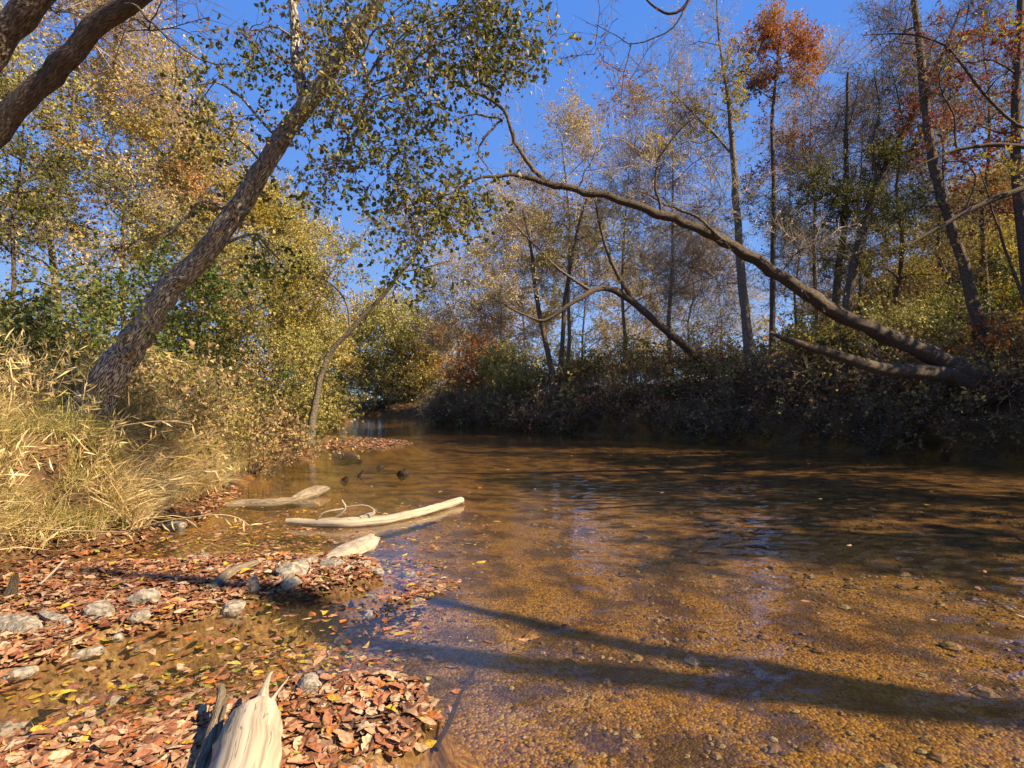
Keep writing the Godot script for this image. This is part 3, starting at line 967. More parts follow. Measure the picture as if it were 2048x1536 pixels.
func fallen_leaves() -> void:
	var shapes := []
	var plain := []
	for k in 12:
		shapes.append(litter_leaf(k))
		plain.append(litter_leaf(k, 3))
	var spots := []          # [distance, pose, shape, colour]
	var loose := Bag.new()
	for q in 90000:
		var d := 1.9 + 8.0 * pow(rng.randf(), 1.1)
		var x := -5.8 + 5.9 * rng.randf()
		if absf(x) > d * 0.98 + 0.2:
			continue
		var h := height(x, -d)
		var foot: float = along(LEFT_FOOT, d)
		var keep := smoothstep(-0.045, 0.02, h) * 0.92
		if x < foot:
			keep = 0.5 if h < 0.5 else 0.12
		keep = maxf(keep, 0.05 * (1.0 - smoothstep(-1.2, 0.2, x)))
		if x < -0.8 and d < 6.5 and x > foot:
			keep = maxf(keep, 0.34)
		if d > 6.0 and x < -2.3 and x > foot:
			keep = maxf(keep, 0.28 * (1.0 - smoothstep(7.0, 9.0, d)))
		if rng.randf() > keep * clampf(1.35 - d * 0.09, 0.4, 1.0):
			continue
		var wet := h < -0.01
		var y := h + rng.randf_range(0.004, 0.03)
		if wet:
			y = 0.006 if rng.randf() < 0.12 else h + 0.012
		var size := 0.026 + 0.078 * pow(rng.randf(), 1.5)
		var col := pick_litter()
		if wet and rng.randf() < 0.36:
			col = [7, 8, 8, 9, 3, 6][rng.randi() % 6]
		var pose := leaf_pose(Vector3(x, y, -d), size, 0.08 if wet else 0.24)
		var key := (Vector3(x, y, -d) - Vector3(0, 1.6, 0)).length() / size
		if y < 0.0:
			key += 1000.0
		spots.append([key, pose, rng.randi() % 12, col])
	spots.sort_custom(func(a, b): return a[0] < b[0])
	var meshes := []
	for s in shapes:
		var b := Bag.new()
		b.v = s
		meshes.append(b.mesh())
	var mats := []
	for k in LITTER.size():
		var m: StandardMaterial3D = M.litter.duplicate()
		m.vertex_color_use_as_albedo = false
		m.albedo_color = LITTER[k].linear_to_srgb()
		mats.append(m)
	for k in spots.size():
		var e: Array = spots[k]
		if k < 300:
			var o := part("fallen_leaf", meshes[e[2]], mats[e[3]], self)
			o.transform = e[1]
			var p: Vector3 = o.position
			var place := "on the near shore well left of the split branch"
			if p.z < -3.05:
				place = "out in the rivulet past the near shore"
			elif p.x > -0.72:
				place = "at the near shore's outer tip by the open water"
			elif p.x > -1.02:
				place = "on the near shore just right of the big pale log"
			elif p.x > -1.28:
				place = "right against the big pale log"
			elif p.x > -1.6:
				place = "beside the dark split branch"
			var form := "lobed" if e[2] % 2 == 0 else "oval"
			tag(o, "%s %s fallen leaf %s" % [LITTER_NAME[e[3]], form, place], "leaf", "%s %s leaves %s" % [LITTER_NAME[e[3]], form, place])
		else:
			var form: PackedVector3Array = shapes[e[2]] if k < 1200 else plain[e[2]]
			loose.v.append_array((e[1] as Transform3D) * form)
			var c: Color = LITTER[e[3]] * rng.randf_range(0.7, 1.15)
			c.a = 1.0
			var cc := PackedColorArray()
			cc.resize(form.size())
			cc.fill(c)
			loose.c.append_array(cc)
	# the far gravel bar, drifts below the banks, a raft in the current
	var small: PackedVector3Array
	var extra := []
	for q in 9000:
		var d := 13.5 + 13.0 * rng.randf()
		var x: float = along(LEFT_FOOT, d) - 1.0 + 7.0 * rng.randf()
		var h := height(x, -d)
		if h > 0.0 and h < 0.5:
			extra.append([Vector3(x, h + 0.02, -d), rng.randf_range(0.07, 0.13)])
	for q in 150:
		var t := rng.randf()
		var mid := Vector3(-0.59, 0.00, -4.86).lerp(Vector3(-0.92, 0.00, -4.38), t)
		extra.append([mid + Vector3(rng.randfn() * 0.10, 0.006, rng.randfn() * 0.07), rng.randf_range(0.04, 0.09)])
	for q in 170:
		var p := Vector3(rng.randf_range(-3.0, 12.0), 0.005, -rng.randf_range(2.6, 16.0))
		if absf(p.x) < -p.z and height(p.x, p.z) < -0.05:
			extra.append([p, rng.randf_range(0.04, 0.08)])
	for e in extra:
		var col := pick_litter()
		small = plain[rng.randi() % 12]
		loose.v.append_array(leaf_pose(e[0], e[1], 0.12) * small)
		var c: Color = LITTER[col] * rng.randf_range(0.7, 1.1)
		c.a = 1.0
		var cc := PackedColorArray()
		cc.resize(small.size())
		cc.fill(c)
		loose.c.append_array(cc)
	tag(part("fallen_leaves", loose.mesh(), M.litter, self), "carpet of dry brown and tan fallen leaves along the shore", "leaves", "", "stuff")

func gravel() -> void:
	var base := []
	for k in 5:
		var r := RandomNumberGenerator.new()
		r.seed = 60 + k
		var ring := []
		for j in 3:
			for i in 5:
				var a := TAU * i / 5.0 + j * 0.3
				var rad: float = [0.55, 1.0, 0.6][j]
				ring.append(Vector3(cos(a) * rad * r.randf_range(.8, 1.2), [0.55, 0.0, -0.5][j], sin(a) * rad * r.randf_range(.7, 1.1)))
		var v := PackedVector3Array()
		for i in 5:
			var n := (i + 1) % 5
			v.append_array(PackedVector3Array([Vector3(0, .68, 0), ring[n], ring[i]]))
			for j in 2:
				v.append_array(PackedVector3Array([ring[j * 5 + i], ring[j * 5 + n], ring[(j + 1) * 5 + n], ring[j * 5 + i], ring[(j + 1) * 5 + n], ring[(j + 1) * 5 + i]]))
		base.append(v)
	var cols := [Color(1.0, .70, .26), Color(.72, .44, .14), Color(1.0, .84, .45), Color(.45, .27, .11), Color(.9, .50, .14), Color(.30, .19, .10)]
	var bag := Bag.new()
	for q in 14000:
		var d := 2.2 + 7.5 * pow(rng.randf(), 1.5)
		var x := rng.randf_range(-1.6, 9.0)
		if absf(x) > d * 1.0 + 0.2:
			continue
		var h := height(x, -d)
		if h > 0.0:
			continue
		var patch := hills.get_noise_2d(x * 8.0 + 50.0, d * 8.0)
		if rng.randf() > 0.55 + patch * 1.2 - (0.45 if x < 0.2 else 0.0):
			continue
		var s := rng.randf_range(0.010, 0.030)
		if rng.randf() < 0.06:
			s *= rng.randf_range(1.6, 3.2)
		var xf := Transform3D(Basis(Vector3.UP, rng.randf() * TAU).scaled_local(Vector3(s, s * rng.randf_range(.4, .7), s * rng.randf_range(.7, 1.1))), Vector3(x, h + s * 0.15, -d))
		var v: PackedVector3Array = base[rng.randi() % 5]
		bag.v.append_array(xf * v)
		var c: Color = cols[rng.randi() % 6] * rng.randf_range(0.7, 1.0)
		c.a = 1.0
		var cc := PackedColorArray()
		cc.resize(v.size())
		cc.fill(c)
		bag.c.append_array(cc)
	tag(part("gravel", bag.mesh(), M.pebble, self), "golden brown gravel on the shallow river bed", "gravel", "", "stuff")

# ---------------------------------------------------------------- scene
func _ready() -> void:
	rng.seed = 20261
	hills.seed = 3
	hills.frequency = 0.07
	lumps.seed = 4
	lumps.frequency = 0.9
	# camera
	var cam := Camera3D.new()
	cam.name = "camera"
	cam.fov = 70.0
	cam.near = 0.05
	cam.far = 2000.0
	add_child(cam)
	cam.position = Vector3(0, 1.6, 0)
	cam.rotation_degrees = Vector3(1.67, 0, 0)
	cam.current = true
	# sky
	var sky := ProceduralSkyMaterial.new()
	sky.sky_top_color = lin(.036, .106, .32)
	sky.sky_horizon_color = lin(.175, .27, .40)
	sky.sky_curve = 0.16
	sky.ground_bottom_color = lin(.05, .045, .03)
	sky.ground_horizon_color = lin(.20, .22, .22)
	sky.sky_energy_multiplier = 1.0
	sky.sun_angle_max = 8.0
	var env := Environment.new()
	env.background_mode = Environment.BG_SKY
	env.sky = Sky.new()
	env.sky.sky_material = sky
	env.tonemap_mode = Environment.TONE_MAPPER_LINEAR
	env.tonemap_exposure = 2.6
	env.sdfgi_enabled = true
	env.ssao_enabled = true
	env.ssil_enabled = true
	var we := WorldEnvironment.new()
	we.name = "world_environment"
	we.environment = env
	add_child(we)
	# sun: low autumn sun over the far bank, to the side and a little behind
	var sun := DirectionalLight3D.new()
	sun.name = "sun"
	sun.light_energy = 1.6
	sun.light_color = Color(1.0, 0.91, 0.77)
	sun.light_angular_distance = 0.5
	sun.shadow_enabled = true
	add_child(sun)
	sun.look_at_from_position(Vector3(0.80, 0.70, 0.28) * 50.0, Vector3.ZERO)

	materials()
	ground()
	water()
	near_trees()
	far_trees()
	brush()
	grasses()
	cane_stalks()
	bank_cover()
	driftwood()
	gravel()
	fallen_leaves()
	far_wood()

func near_trees() -> void:
	# the tree that leans over the river
	var lean := tree("leaning_tree", "thick rough-barked tree leaning over the river from the grassy bank", "", [
		[[Vector3(-5.86, 0.90, -7.30), 0.582], [Vector3(-5.67, 1.27, -7.25), 0.496], [Vector3(-5.38, 1.76, -7.20), 0.368], [Vector3(-4.94, 2.31, -7.10), 0.298], [Vector3(-4.45, 2.95, -7.00), 0.249], [Vector3(-3.70, 3.69, -6.90), 0.214], [Vector3(-3.16, 4.45, -6.80), 0.192], [Vector3(-2.65, 5.05, -6.60), 0.175], [Vector3(-2.28, 5.45, -6.50), 0.154], [Vector3(-1.93, 5.91, -6.40), 0.134], [Vector3(-1.49, 6.41, -6.30), 0.115], [Vector3(-0.95, 7.16, -6.20), 0.079]],
		[[Vector3(-2.52, 5.17, -6.60), 0.114], [Vector3(-2.61, 5.58, -6.60), 0.102], [Vector3(-2.66, 6.01, -6.60), 0.093], [Vector3(-2.71, 6.64, -6.60), 0.084], [Vector3(-2.86, 7.40, -6.60), 0.054]],
		[[Vector3(-3.52, 3.95, -6.90), 0.050], [Vector3(-3.82, 4.07, -6.70), 0.037], [Vector3(-4.09, 3.72, -6.60), 0.027], [Vector3(-4.45, 3.51, -6.50), 0.015], [Vector3(-4.90, 3.39, -6.40), 0.009]],
		[[Vector3(-1.93, 5.91, -6.40), 0.047], [Vector3(-1.66, 5.28, -6.20), 0.034], [Vector3(-1.77, 4.76, -6.10), 0.025], [Vector3(-1.85, 4.37, -6.00), 0.016], [Vector3(-2.07, 4.20, -6.00), 0.008]],
	], [
		[Vector3(-1.36, 5.84, -6.00), Vector3(0.82, 0.44, 0.63), 12, 5, "broad", "olivedark", 1.0],
		[Vector3(-0.67, 5.75, -5.80), Vector3(0.69, 0.37, 0.53), 12, 5, "broad", "olive", 1.0],
		[Vector3(-0.02, 5.84, -6.00), Vector3(0.60, 0.33, 0.46), 12, 5, "broad", "olivedark", 1.0],
		[Vector3(0.37, 5.56, -6.00), Vector3(0.33, 0.33, 0.33), 4, 4, "broad", "olive", 1.0],
		[Vector3(-0.40, 5.31, -5.80), Vector3(0.42, 0.26, 0.34), 7, 5, "broad", "olivedark", 1.0],
		[Vector3(-1.58, 4.99, -6.00), Vector3(0.60, 0.49, 0.55), 12, 5, "broad", "olive", 1.0],
		[Vector3(-1.09, 4.28, -5.80), Vector3(0.48, 0.48, 0.48), 11, 5, "broad", "olivedark", 1.0],
		[Vector3(-0.97, 4.93, -6.00), Vector3(0.60, 0.49, 0.55), 8, 5, "broad", "olive", 1.0],
		[Vector3(-1.73, 4.11, -5.80), Vector3(0.42, 0.32, 0.37), 5, 4, "broad", "olivedark", 1.0],
		[Vector3(-0.88, 3.63, -5.80), Vector3(0.42, 0.37, 0.40), 9, 5, "broad", "olive", 1.0],
		[Vector3(-0.50, 3.90, -5.80), Vector3(0.32, 0.32, 0.32), 6, 4, "broad", "olivedark", 1.0],
		[Vector3(-2.29, 6.12, -6.40), Vector3(0.88, 0.41, 0.64), 10, 5, "broad", "olive", 1.0],
		[Vector3(-3.17, 6.07, -6.50), Vector3(0.59, 0.47, 0.53), 8, 5, "broad", "olivedark", 1.0],
		[Vector3(-3.76, 5.39, -6.50), Vector3(0.53, 0.59, 0.56), 7, 4, "broad", "olive", 1.0],
		[Vector3(-3.39, 4.72, -6.50), Vector3(0.47, 0.41, 0.44), 5, 4, "broad", "olivedark", 1.0],
		[Vector3(-2.35, 4.33, -6.30), Vector3(0.52, 0.46, 0.49), 5, 4, "broad", "olive", 1.0],
		[Vector3(-1.09, 3.09, -5.80), Vector3(0.37, 0.26, 0.32), 5, 4, "broad", "olivedark", 1.0],
		[Vector3(-2.77, 3.27, -6.50), Vector3(0.53, 0.36, 0.44), 4, 4, "broad", "green", 1.0],
		[Vector3(-4.59, 2.99, -6.30), Vector3(0.46, 0.34, 0.40), 5, 4, "broad", "green", 1.0],
	], "barkmottled", {"thick": 0.58, "seg": 20, "each": 9, "rough": 0.26, "hang": 0.6, "vines": [["brownbrush", 160, "ivy", 0.7], ["olive", 120, "ivy", 0.7]]})
	for e in [[Vector3(-4.22, 3.11, -6.85), 0.16, 0.05], [Vector3(-3.42, 3.91, -6.70), 0.2, 0.035], [Vector3(-2.77, 4.75, -6.55), 0.14, 0.035], [Vector3(-4.88, 2.20, -6.95), 0.12, 0.06]]:
		var sb := Bag.new()
		var side := Vector3(rng.randf_range(0.3, 0.9), rng.randf_range(-0.2, 0.5), 0.7).normalized()
		tube(sb, [e[0] - side * 0.12, e[0], e[0] + side * e[1] * 0.6, e[0] + side * e[1] + Vector3(0, 0.03, 0)], [e[2] * 1.5, e[2], e[2] * 0.75, e[2] * 0.6], 7, 0.4)
		part("stub", sb.mesh(), M.barkmottled, lean, -lean.position)
	# some of its leaves, those nearest to the eye, one by one
	var tips: Array = lean.get_meta("tips")
	lean.remove_meta("tips")
	var one := PackedVector3Array()
	leaf_shape(one, Vector3.ZERO, Vector3(0, -1, 0), Vector3(0.3, 0, 1), 0.060, 0.021, 1)
	var lb := Bag.new()
	lb.v = one
	var lm := lb.mesh()
	var greens := []
	for k in 4:
		var m: StandardMaterial3D = M.leaf.duplicate()
		m.vertex_color_use_as_albedo = false
		m.albedo_color = PAL.olivedark[1 + k].linear_to_srgb()
		greens.append(m)
	var crown: Node3D = lean.get_node("crown")
	for k in mini(300, tips.size()):
		var p: Vector3 = tips[int(k * tips.size() / 300.0)]
		var o := part("leaf", lm, greens[k % 4], crown, p - lean.position)
		o.position = p
		o.rotation = Vector3(rng.randfn() * 0.5, rng.randf() * TAU, rng.randfn() * 0.5)

	tree("overhanging_tree", "dark double-stemmed trunk slanting across the upper corner, nearest the camera", "", [
		[[Vector3(-7.02, 1.15, -5.00), 0.342], [Vector3(-6.32, 1.64, -4.80), 0.274], [Vector3(-5.41, 2.48, -4.60), 0.226], [Vector3(-4.63, 3.14, -4.40), 0.189], [Vector3(-4.07, 3.74, -4.30), 0.169], [Vector3(-3.60, 4.13, -4.20), 0.153], [Vector3(-3.14, 4.44, -4.10), 0.138], [Vector3(-2.59, 4.73, -4.00), 0.120], [Vector3(-2.04, 5.23, -4.00), 0.091], [Vector3(-1.22, 5.84, -4.00), 0.055]],
		[[Vector3(-5.82, 2.24, -4.70), 0.257], [Vector3(-5.15, 3.09, -4.50), 0.242], [Vector3(-4.58, 3.92, -4.40), 0.229], [Vector3(-4.09, 4.48, -4.30), 0.212], [Vector3(-3.66, 4.85, -4.20), 0.191], [Vector3(-3.01, 5.48, -4.10), 0.131]],
		[[Vector3(-2.92, 4.58, -4.05), 0.030], [Vector3(-2.68, 4.41, -3.90), 0.018], [Vector3(-2.45, 4.18, -3.80), 0.012], [Vector3(-2.20, 4.03, -3.80), 0.009], [Vector3(-1.92, 3.93, -3.80), 0.005]],
	], [
		[Vector3(-3.10, 4.76, -4.60), Vector3(0.50, 0.25, 0.38), 8, 3, "bare", "rust", 0.6],
		[Vector3(-2.66, 4.20, -4.60), Vector3(0.29, 0.25, 0.27), 4, 2, "lobed", "olivedark", 0.6],
		[Vector3(-4.21, 5.18, -5.00), Vector3(0.55, 0.23, 0.39), 8, 3, "bare", "tan", 0.7],
	], "barkbrown", {"thick": 0.5, "seg": 16, "each": 6, "rough": 0.22, "low": 4.0, "twigs": "barkgrey"})

	# the long trunk arching from the far bank
	tree("arching_tree", "long mossy trunk arching out over the river from the dark far bank", "", [
		[[Vector3(13.84, 1.60, -15.40), 0.842], [Vector3(12.60, 2.19, -15.00), 0.615], [Vector3(10.94, 2.86, -14.50), 0.476], [Vector3(8.29, 3.69, -13.60), 0.360], [Vector3(6.34, 4.53, -12.90), 0.294], [Vector3(4.82, 5.19, -12.30), 0.241], [Vector3(3.27, 5.53, -11.60), 0.196], [Vector3(1.82, 5.83, -11.20), 0.158], [Vector3(0.77, 5.98, -11.00), 0.130], [Vector3(0.06, 6.06, -10.80), 0.084], [Vector3(-0.63, 5.93, -10.60), 0.053], [Vector3(-1.20, 5.58, -10.50), 0.029]],
		[[Vector3(0.77, 5.98, -11.00), 0.100], [Vector3(0.26, 6.41, -10.90), 0.089], [Vector3(-0.02, 6.94, -10.80), 0.084], [Vector3(-0.21, 7.42, -10.70), 0.078], [Vector3(-0.63, 7.59, -10.60), 0.068], [Vector3(-1.07, 7.81, -10.60), 0.058], [Vector3(-1.60, 8.17, -10.50), 0.043], [Vector3(-2.19, 8.60, -10.50), 0.024]],
		[[Vector3(-0.21, 7.19, -10.80), 0.044], [Vector3(-0.63, 7.26, -10.70), 0.039], [Vector3(-0.97, 7.14, -10.60), 0.024], [Vector3(-1.22, 6.99, -10.60), 0.014]],
		[[Vector3(-0.19, 7.19, -10.80), 0.049], [Vector3(-0.51, 6.79, -10.70), 0.044], [Vector3(-0.65, 6.42, -10.70), 0.034], [Vector3(-0.38, 6.06, -10.70), 0.020]],
		[[Vector3(3.21, 5.55, -11.60), 0.074], [Vector3(3.05, 6.16, -11.50), 0.058], [Vector3(3.14, 6.76, -11.40), 0.042], [Vector3(3.51, 7.22, -11.30), 0.026], [Vector3(3.90, 7.50, -11.20), 0.015]],
		[[Vector3(4.70, 5.11, -12.00), 0.082], [Vector3(4.15, 5.57, -12.00), 0.066], [Vector3(3.38, 5.96, -12.00), 0.049], [Vector3(2.83, 6.24, -12.00), 0.027]],
		[[Vector3(-1.20, 5.58, -10.50), 0.029], [Vector3(-1.67, 5.48, -10.40), 0.024], [Vector3(-2.14, 5.24, -10.40), 0.019], [Vector3(-2.43, 5.04, -10.40), 0.009]],
	], [
		[Vector3(3.22, 6.54, -11.40), Vector3(0.73, 0.83, 0.78), 5, 3, "bare", "tan", 1.0],
		[Vector3(1.58, 6.37, -11.00), Vector3(0.90, 0.50, 0.70), 5, 3, "bare", "tan", 0.9],
		[Vector3(-0.24, 7.89, -10.60), Vector3(0.87, 0.58, 0.72), 5, 3, "bare", "tan", 0.9],
		[Vector3(-1.40, 8.32, -10.50), Vector3(0.57, 0.48, 0.53), 4, 3, "bare", "tan", 0.9],
		[Vector3(-1.20, 5.08, -10.50), Vector3(0.86, 0.48, 0.67), 6, 4, "mid", "olive", 0.8],
		[Vector3(4.60, 5.91, -12.00), Vector3(0.98, 0.55, 0.77), 6, 3, "bare", "tan", 1.0],
		[Vector3(6.61, 5.04, -12.50), Vector3(1.03, 0.68, 0.85), 6, 3, "bare", "tan", 1.0],
	], "barkbrown", {"seg": 14, "each": 7, "thick": 0.46, "rough": 0.36, "wobble": 0.07, "vines": [["tan", 90, "bare", 0.35], ["olivedark", 90, "ivy", 0.5]]})
	log_piece("low_limb", "thin bare limb running low along the far bank under the arching trunk", [
		[[Vector3(12.47, 2.08, -15.00), 0.287], [Vector3(11.54, 2.29, -14.60), 0.213], [Vector3(10.32, 2.35, -14.20), 0.181], [Vector3(9.15, 2.42, -13.80), 0.157], [Vector3(7.55, 2.78, -13.20), 0.114], [Vector3(6.67, 2.96, -12.90), 0.076], [Vector3(6.09, 3.19, -12.90), 0.035]],
	], "barkbrown", 8, 0.2, "")

	tree("bowed_tree", "bowed tree making a hoop over the far bank, its tip dipping to the water", "", [
		[[Vector3(8.89, 2.47, -24.00), 0.416], [Vector3(8.13, 3.53, -24.00), 0.328], [Vector3(6.58, 4.61, -23.50), 0.268], [Vector3(4.97, 5.81, -23.00), 0.220], [Vector3(3.73, 6.20, -22.50), 0.185], [Vector3(2.54, 5.59, -22.00), 0.140], [Vector3(1.33, 4.82, -22.00), 0.100], [Vector3(0.32, 5.09, -21.80), 0.070], [Vector3(-0.87, 5.70, -21.50), 0.039]],
		[[Vector3(5.18, 5.71, -23.00), 0.178], [Vector3(4.35, 7.08, -23.00), 0.147], [Vector3(3.83, 8.57, -23.00), 0.105], [Vector3(3.52, 10.07, -23.00), 0.063]],
		[[Vector3(3.19, 6.09, -22.30), 0.122], [Vector3(1.96, 6.92, -22.30), 0.091], [Vector3(0.74, 8.16, -22.30), 0.061], [Vector3(-0.29, 9.19, -22.30), 0.041]],
	], [
		[Vector3(3.51, 9.64, -23.00), Vector3(1.89, 1.47, 1.68), 8, 5, "twiggy", "tan", 1.2],
		[Vector3(1.15, 7.74, -22.30), Vector3(2.24, 1.42, 1.83), 10, 5, "twiggy", "olive", 1.2],
		[Vector3(-0.48, 6.24, -22.00), Vector3(1.60, 1.00, 1.30), 7, 5, "twiggy", "tan", 1.2],
		[Vector3(4.98, 7.51, -23.00), Vector3(1.68, 1.26, 1.47), 7, 5, "twiggy", "olive", 1.2],
	], "barkbrown", {"seg": 9})
	tree("twin_trunk_tree", "slim dark tree with two trunks parting from one foot at the water", "", [
		[[Vector3(2.29, 1.29, -28.30), 0.361], [Vector3(2.07, 3.02, -28.30), 0.245], [Vector3(1.61, 5.22, -28.30), 0.206], [Vector3(1.27, 7.04, -28.30), 0.181], [Vector3(0.99, 9.40, -28.30), 0.129], [Vector3(0.55, 11.50, -28.30), 0.077]],
		[[Vector3(2.30, 1.86, -28.30), 0.232], [Vector3(2.59, 4.18, -28.30), 0.194], [Vector3(2.75, 6.78, -28.30), 0.168], [Vector3(3.28, 9.92, -28.30), 0.116], [Vector3(4.02, 12.55, -28.30), 0.065]],
	], [
		[Vector3(0.68, 10.97, -28.30), Vector3(2.84, 1.81, 2.32), 9, 5, "twiggy", "tan", 1.3],
		[Vector3(3.54, 11.50, -28.30), Vector3(2.84, 2.06, 2.45), 9, 5, "twiggy", "tan", 1.3],
		[Vector3(1.97, 8.61, -28.30), Vector3(2.84, 1.55, 2.19), 8, 5, "twiggy", "olive", 1.3],
		[Vector3(-0.62, 9.92, -28.30), Vector3(2.06, 1.55, 1.81), 7, 5, "twiggy", "tan", 1.3],
		[Vector3(5.10, 9.92, -28.30), Vector3(2.06, 1.55, 1.81), 7, 5, "twiggy", "goldgreen", 1.3],
	], "barkbrown", {"seg": 8})

	tree("yellow_leaved_tree", "tall pale trunk with hanging yellow leaves and a bare fan of top twigs", "", [
		[[Vector3(9.62, 2.80, -22.00), 0.361], [Vector3(9.42, 4.82, -22.00), 0.291], [Vector3(9.25, 6.85, -22.00), 0.261], [Vector3(9.09, 9.29, -22.00), 0.231], [Vector3(8.98, 11.75, -22.00), 0.181], [Vector3(8.80, 13.82, -22.00), 0.120], [Vector3(8.50, 16.10, -22.00), 0.080], [Vector3(8.36, 18.40, -22.00), 0.040]],
		[[Vector3(9.02, 11.55, -22.00), 0.100], [Vector3(8.06, 12.58, -22.00), 0.080], [Vector3(7.05, 13.61, -22.00), 0.050], [Vector3(6.44, 14.23, -22.00), 0.030]],
	], [
		[Vector3(8.51, 16.73, -22.00), Vector3(1.20, 1.40, 1.30), 10, 4, "bare", "tan", 1.1],
		[Vector3(7.27, 16.10, -22.00), Vector3(1.00, 1.40, 1.20), 7, 4, "bare", "tan", 1.1],
		[Vector3(8.99, 14.65, -22.00), Vector3(0.90, 1.00, 0.95), 8, 5, "lance", "yellow", 1.1],
		[Vector3(8.37, 13.41, -22.00), Vector3(1.20, 0.80, 1.00), 8, 5, "lance", "yellow", 1.1],
		[Vector3(7.65, 12.37, -22.00), Vector3(1.20, 0.60, 0.90), 6, 4, "lance", "yellow", 1.1],
		[Vector3(5.62, 13.61, -22.00), Vector3(1.40, 1.20, 1.30), 9, 4, "lance", "tan", 1.1],
		[Vector3(4.20, 14.03, -22.00), Vector3(1.20, 1.20, 1.20), 8, 4, "lance", "orangetan", 1.1],
		[Vector3(6.01, 11.34, -22.00), Vector3(1.20, 1.00, 1.10), 6, 4, "lance", "gold", 1.1],
		[Vector3(9.44, 9.29, -22.00), Vector3(0.60, 1.20, 0.90), 4, 4, "lance", "olive", 1.0],
	], "bark", {"seg": 10, "vines": [["gold", 60, "mid", 0.7]], "twigs": "barkgrey"})
	tree("orange_topped_tree", "slender tree crowned with a bright orange leaf mass high against the sky", "", [
		[[Vector3(11.41, 2.91, -24.00), 0.263], [Vector3(11.44, 5.11, -24.00), 0.197], [Vector3(11.49, 7.10, -24.00), 0.186], [Vector3(11.58, 10.44, -24.00), 0.164], [Vector3(11.56, 13.80, -24.00), 0.131], [Vector3(11.75, 16.06, -24.00), 0.088], [Vector3(12.00, 18.10, -24.00), 0.044]],
	], [
		[Vector3(11.85, 17.99, -24.00), Vector3(1.31, 0.98, 1.15), 18, 7, "mid", "orangetan", 1.2],
		[Vector3(12.94, 16.97, -24.00), Vector3(1.31, 1.20, 1.26), 18, 7, "mid", "orange", 1.2],
		[Vector3(10.94, 17.08, -24.00), Vector3(1.20, 1.09, 1.15), 15, 7, "mid", "orange", 1.2],
		[Vector3(12.15, 15.72, -24.00), Vector3(1.64, 0.88, 1.26), 15, 7, "mid", "orangetan", 1.2],
		[Vector3(10.36, 15.38, -24.00), Vector3(1.09, 0.98, 1.04), 9, 6, "mid", "rust", 1.2],
		[Vector3(11.89, 13.35, -24.00), Vector3(1.75, 0.77, 1.26), 9, 5, "mid", "rust", 1.1],
		[Vector3(13.22, 13.35, -24.00), Vector3(1.09, 0.66, 0.88), 5, 4, "mid", "rust", 1.1],
		[Vector3(11.20, 11.33, -24.00), Vector3(1.75, 0.66, 1.20), 8, 5, "mid", "rust", 1.1],
		[Vector3(12.06, 9.77, -24.00), Vector3(1.31, 0.88, 1.09), 6, 5, "mid", "olivedark", 1.1],
	], "barkbrown", {"seg": 8})
	tree("snapped_tree", "dead trunk with a broken top among the far bank trees", "", [
		[[Vector3(11.65, 3.06, -20.00), 0.274], [Vector3(11.82, 4.53, -20.00), 0.219], [Vector3(11.96, 6.00, -20.00), 0.201], [Vector3(12.26, 8.59, -20.00), 0.164], [Vector3(12.36, 11.21, -20.00), 0.128], [Vector3(12.47, 13.74, -20.00), 0.073]],
		[[Vector3(12.39, 11.58, -20.00), 0.064], [Vector3(12.70, 12.52, -20.00), 0.046], [Vector3(12.83, 13.46, -20.00), 0.027]],
	], [
		[Vector3(11.76, 11.58, -20.00), Vector3(1.09, 1.28, 1.19), 10, 4, "bare", "olivedark", 1.0],
		[Vector3(13.23, 10.83, -20.00), Vector3(1.09, 1.46, 1.28), 10, 4, "bare", "olivedark", 1.0],
		[Vector3(11.34, 8.59, -20.00), Vector3(1.28, 1.28, 1.28), 14, 5, "mid", "olivedark", 1.0],
		[Vector3(11.50, 6.74, -20.00), Vector3(1.09, 1.28, 1.19), 14, 6, "mid", "olive", 1.0],
	], "barkbrown", {"seg": 9})
	tree("slanting_tree", "dark ivy-clad tree slanting up behind the arching trunk", "", [
		[[Vector3(11.42, 2.99, -19.00), 0.364], [Vector3(11.58, 4.21, -19.00), 0.294], [Vector3(11.97, 6.48, -19.00), 0.251], [Vector3(12.62, 8.60, -19.00), 0.217], [Vector3(13.62, 10.73, -19.00), 0.173], [Vector3(14.45, 12.24, -19.00), 0.139], [Vector3(15.19, 13.77, -19.00), 0.095], [Vector3(15.84, 15.39, -19.00), 0.052]],
		[[Vector3(12.89, 9.13, -19.00), 0.121], [Vector3(12.66, 10.55, -19.00), 0.095], [Vector3(12.94, 11.80, -19.00), 0.069], [Vector3(12.79, 13.05, -19.00), 0.035]],
	], [
		[Vector3(12.17, 8.24, -19.00), Vector3(1.21, 1.04, 1.13), 19, 7, "mid", "olivedark", 1.0],
		[Vector3(12.90, 9.66, -19.00), Vector3(1.04, 0.87, 0.95), 14, 6, "mid", "olivedark", 1.0],
		[Vector3(10.79, 9.13, -19.00), Vector3(1.21, 0.69, 0.95), 14, 6, "mid", "olivedark", 1.0],
		[Vector3(12.85, 6.83, -19.00), Vector3(1.39, 1.04, 1.21), 14, 6, "mid", "olive", 1.0],
		[Vector3(14.16, 11.26, -19.00), Vector3(1.04, 0.87, 0.95), 10, 5, "lobed", "red", 1.4],
		[Vector3(15.11, 14.12, -19.00), Vector3(1.56, 1.21, 1.39), 12, 5, "bare", "rust", 1.0],
		[Vector3(13.31, 12.51, -19.00), Vector3(1.04, 1.21, 1.13), 8, 4, "bare", "olivedark", 1.0],
	], "barkbrown", {"seg": 9, "vines": [["olivedark", 160, "mid", 0.55]]})
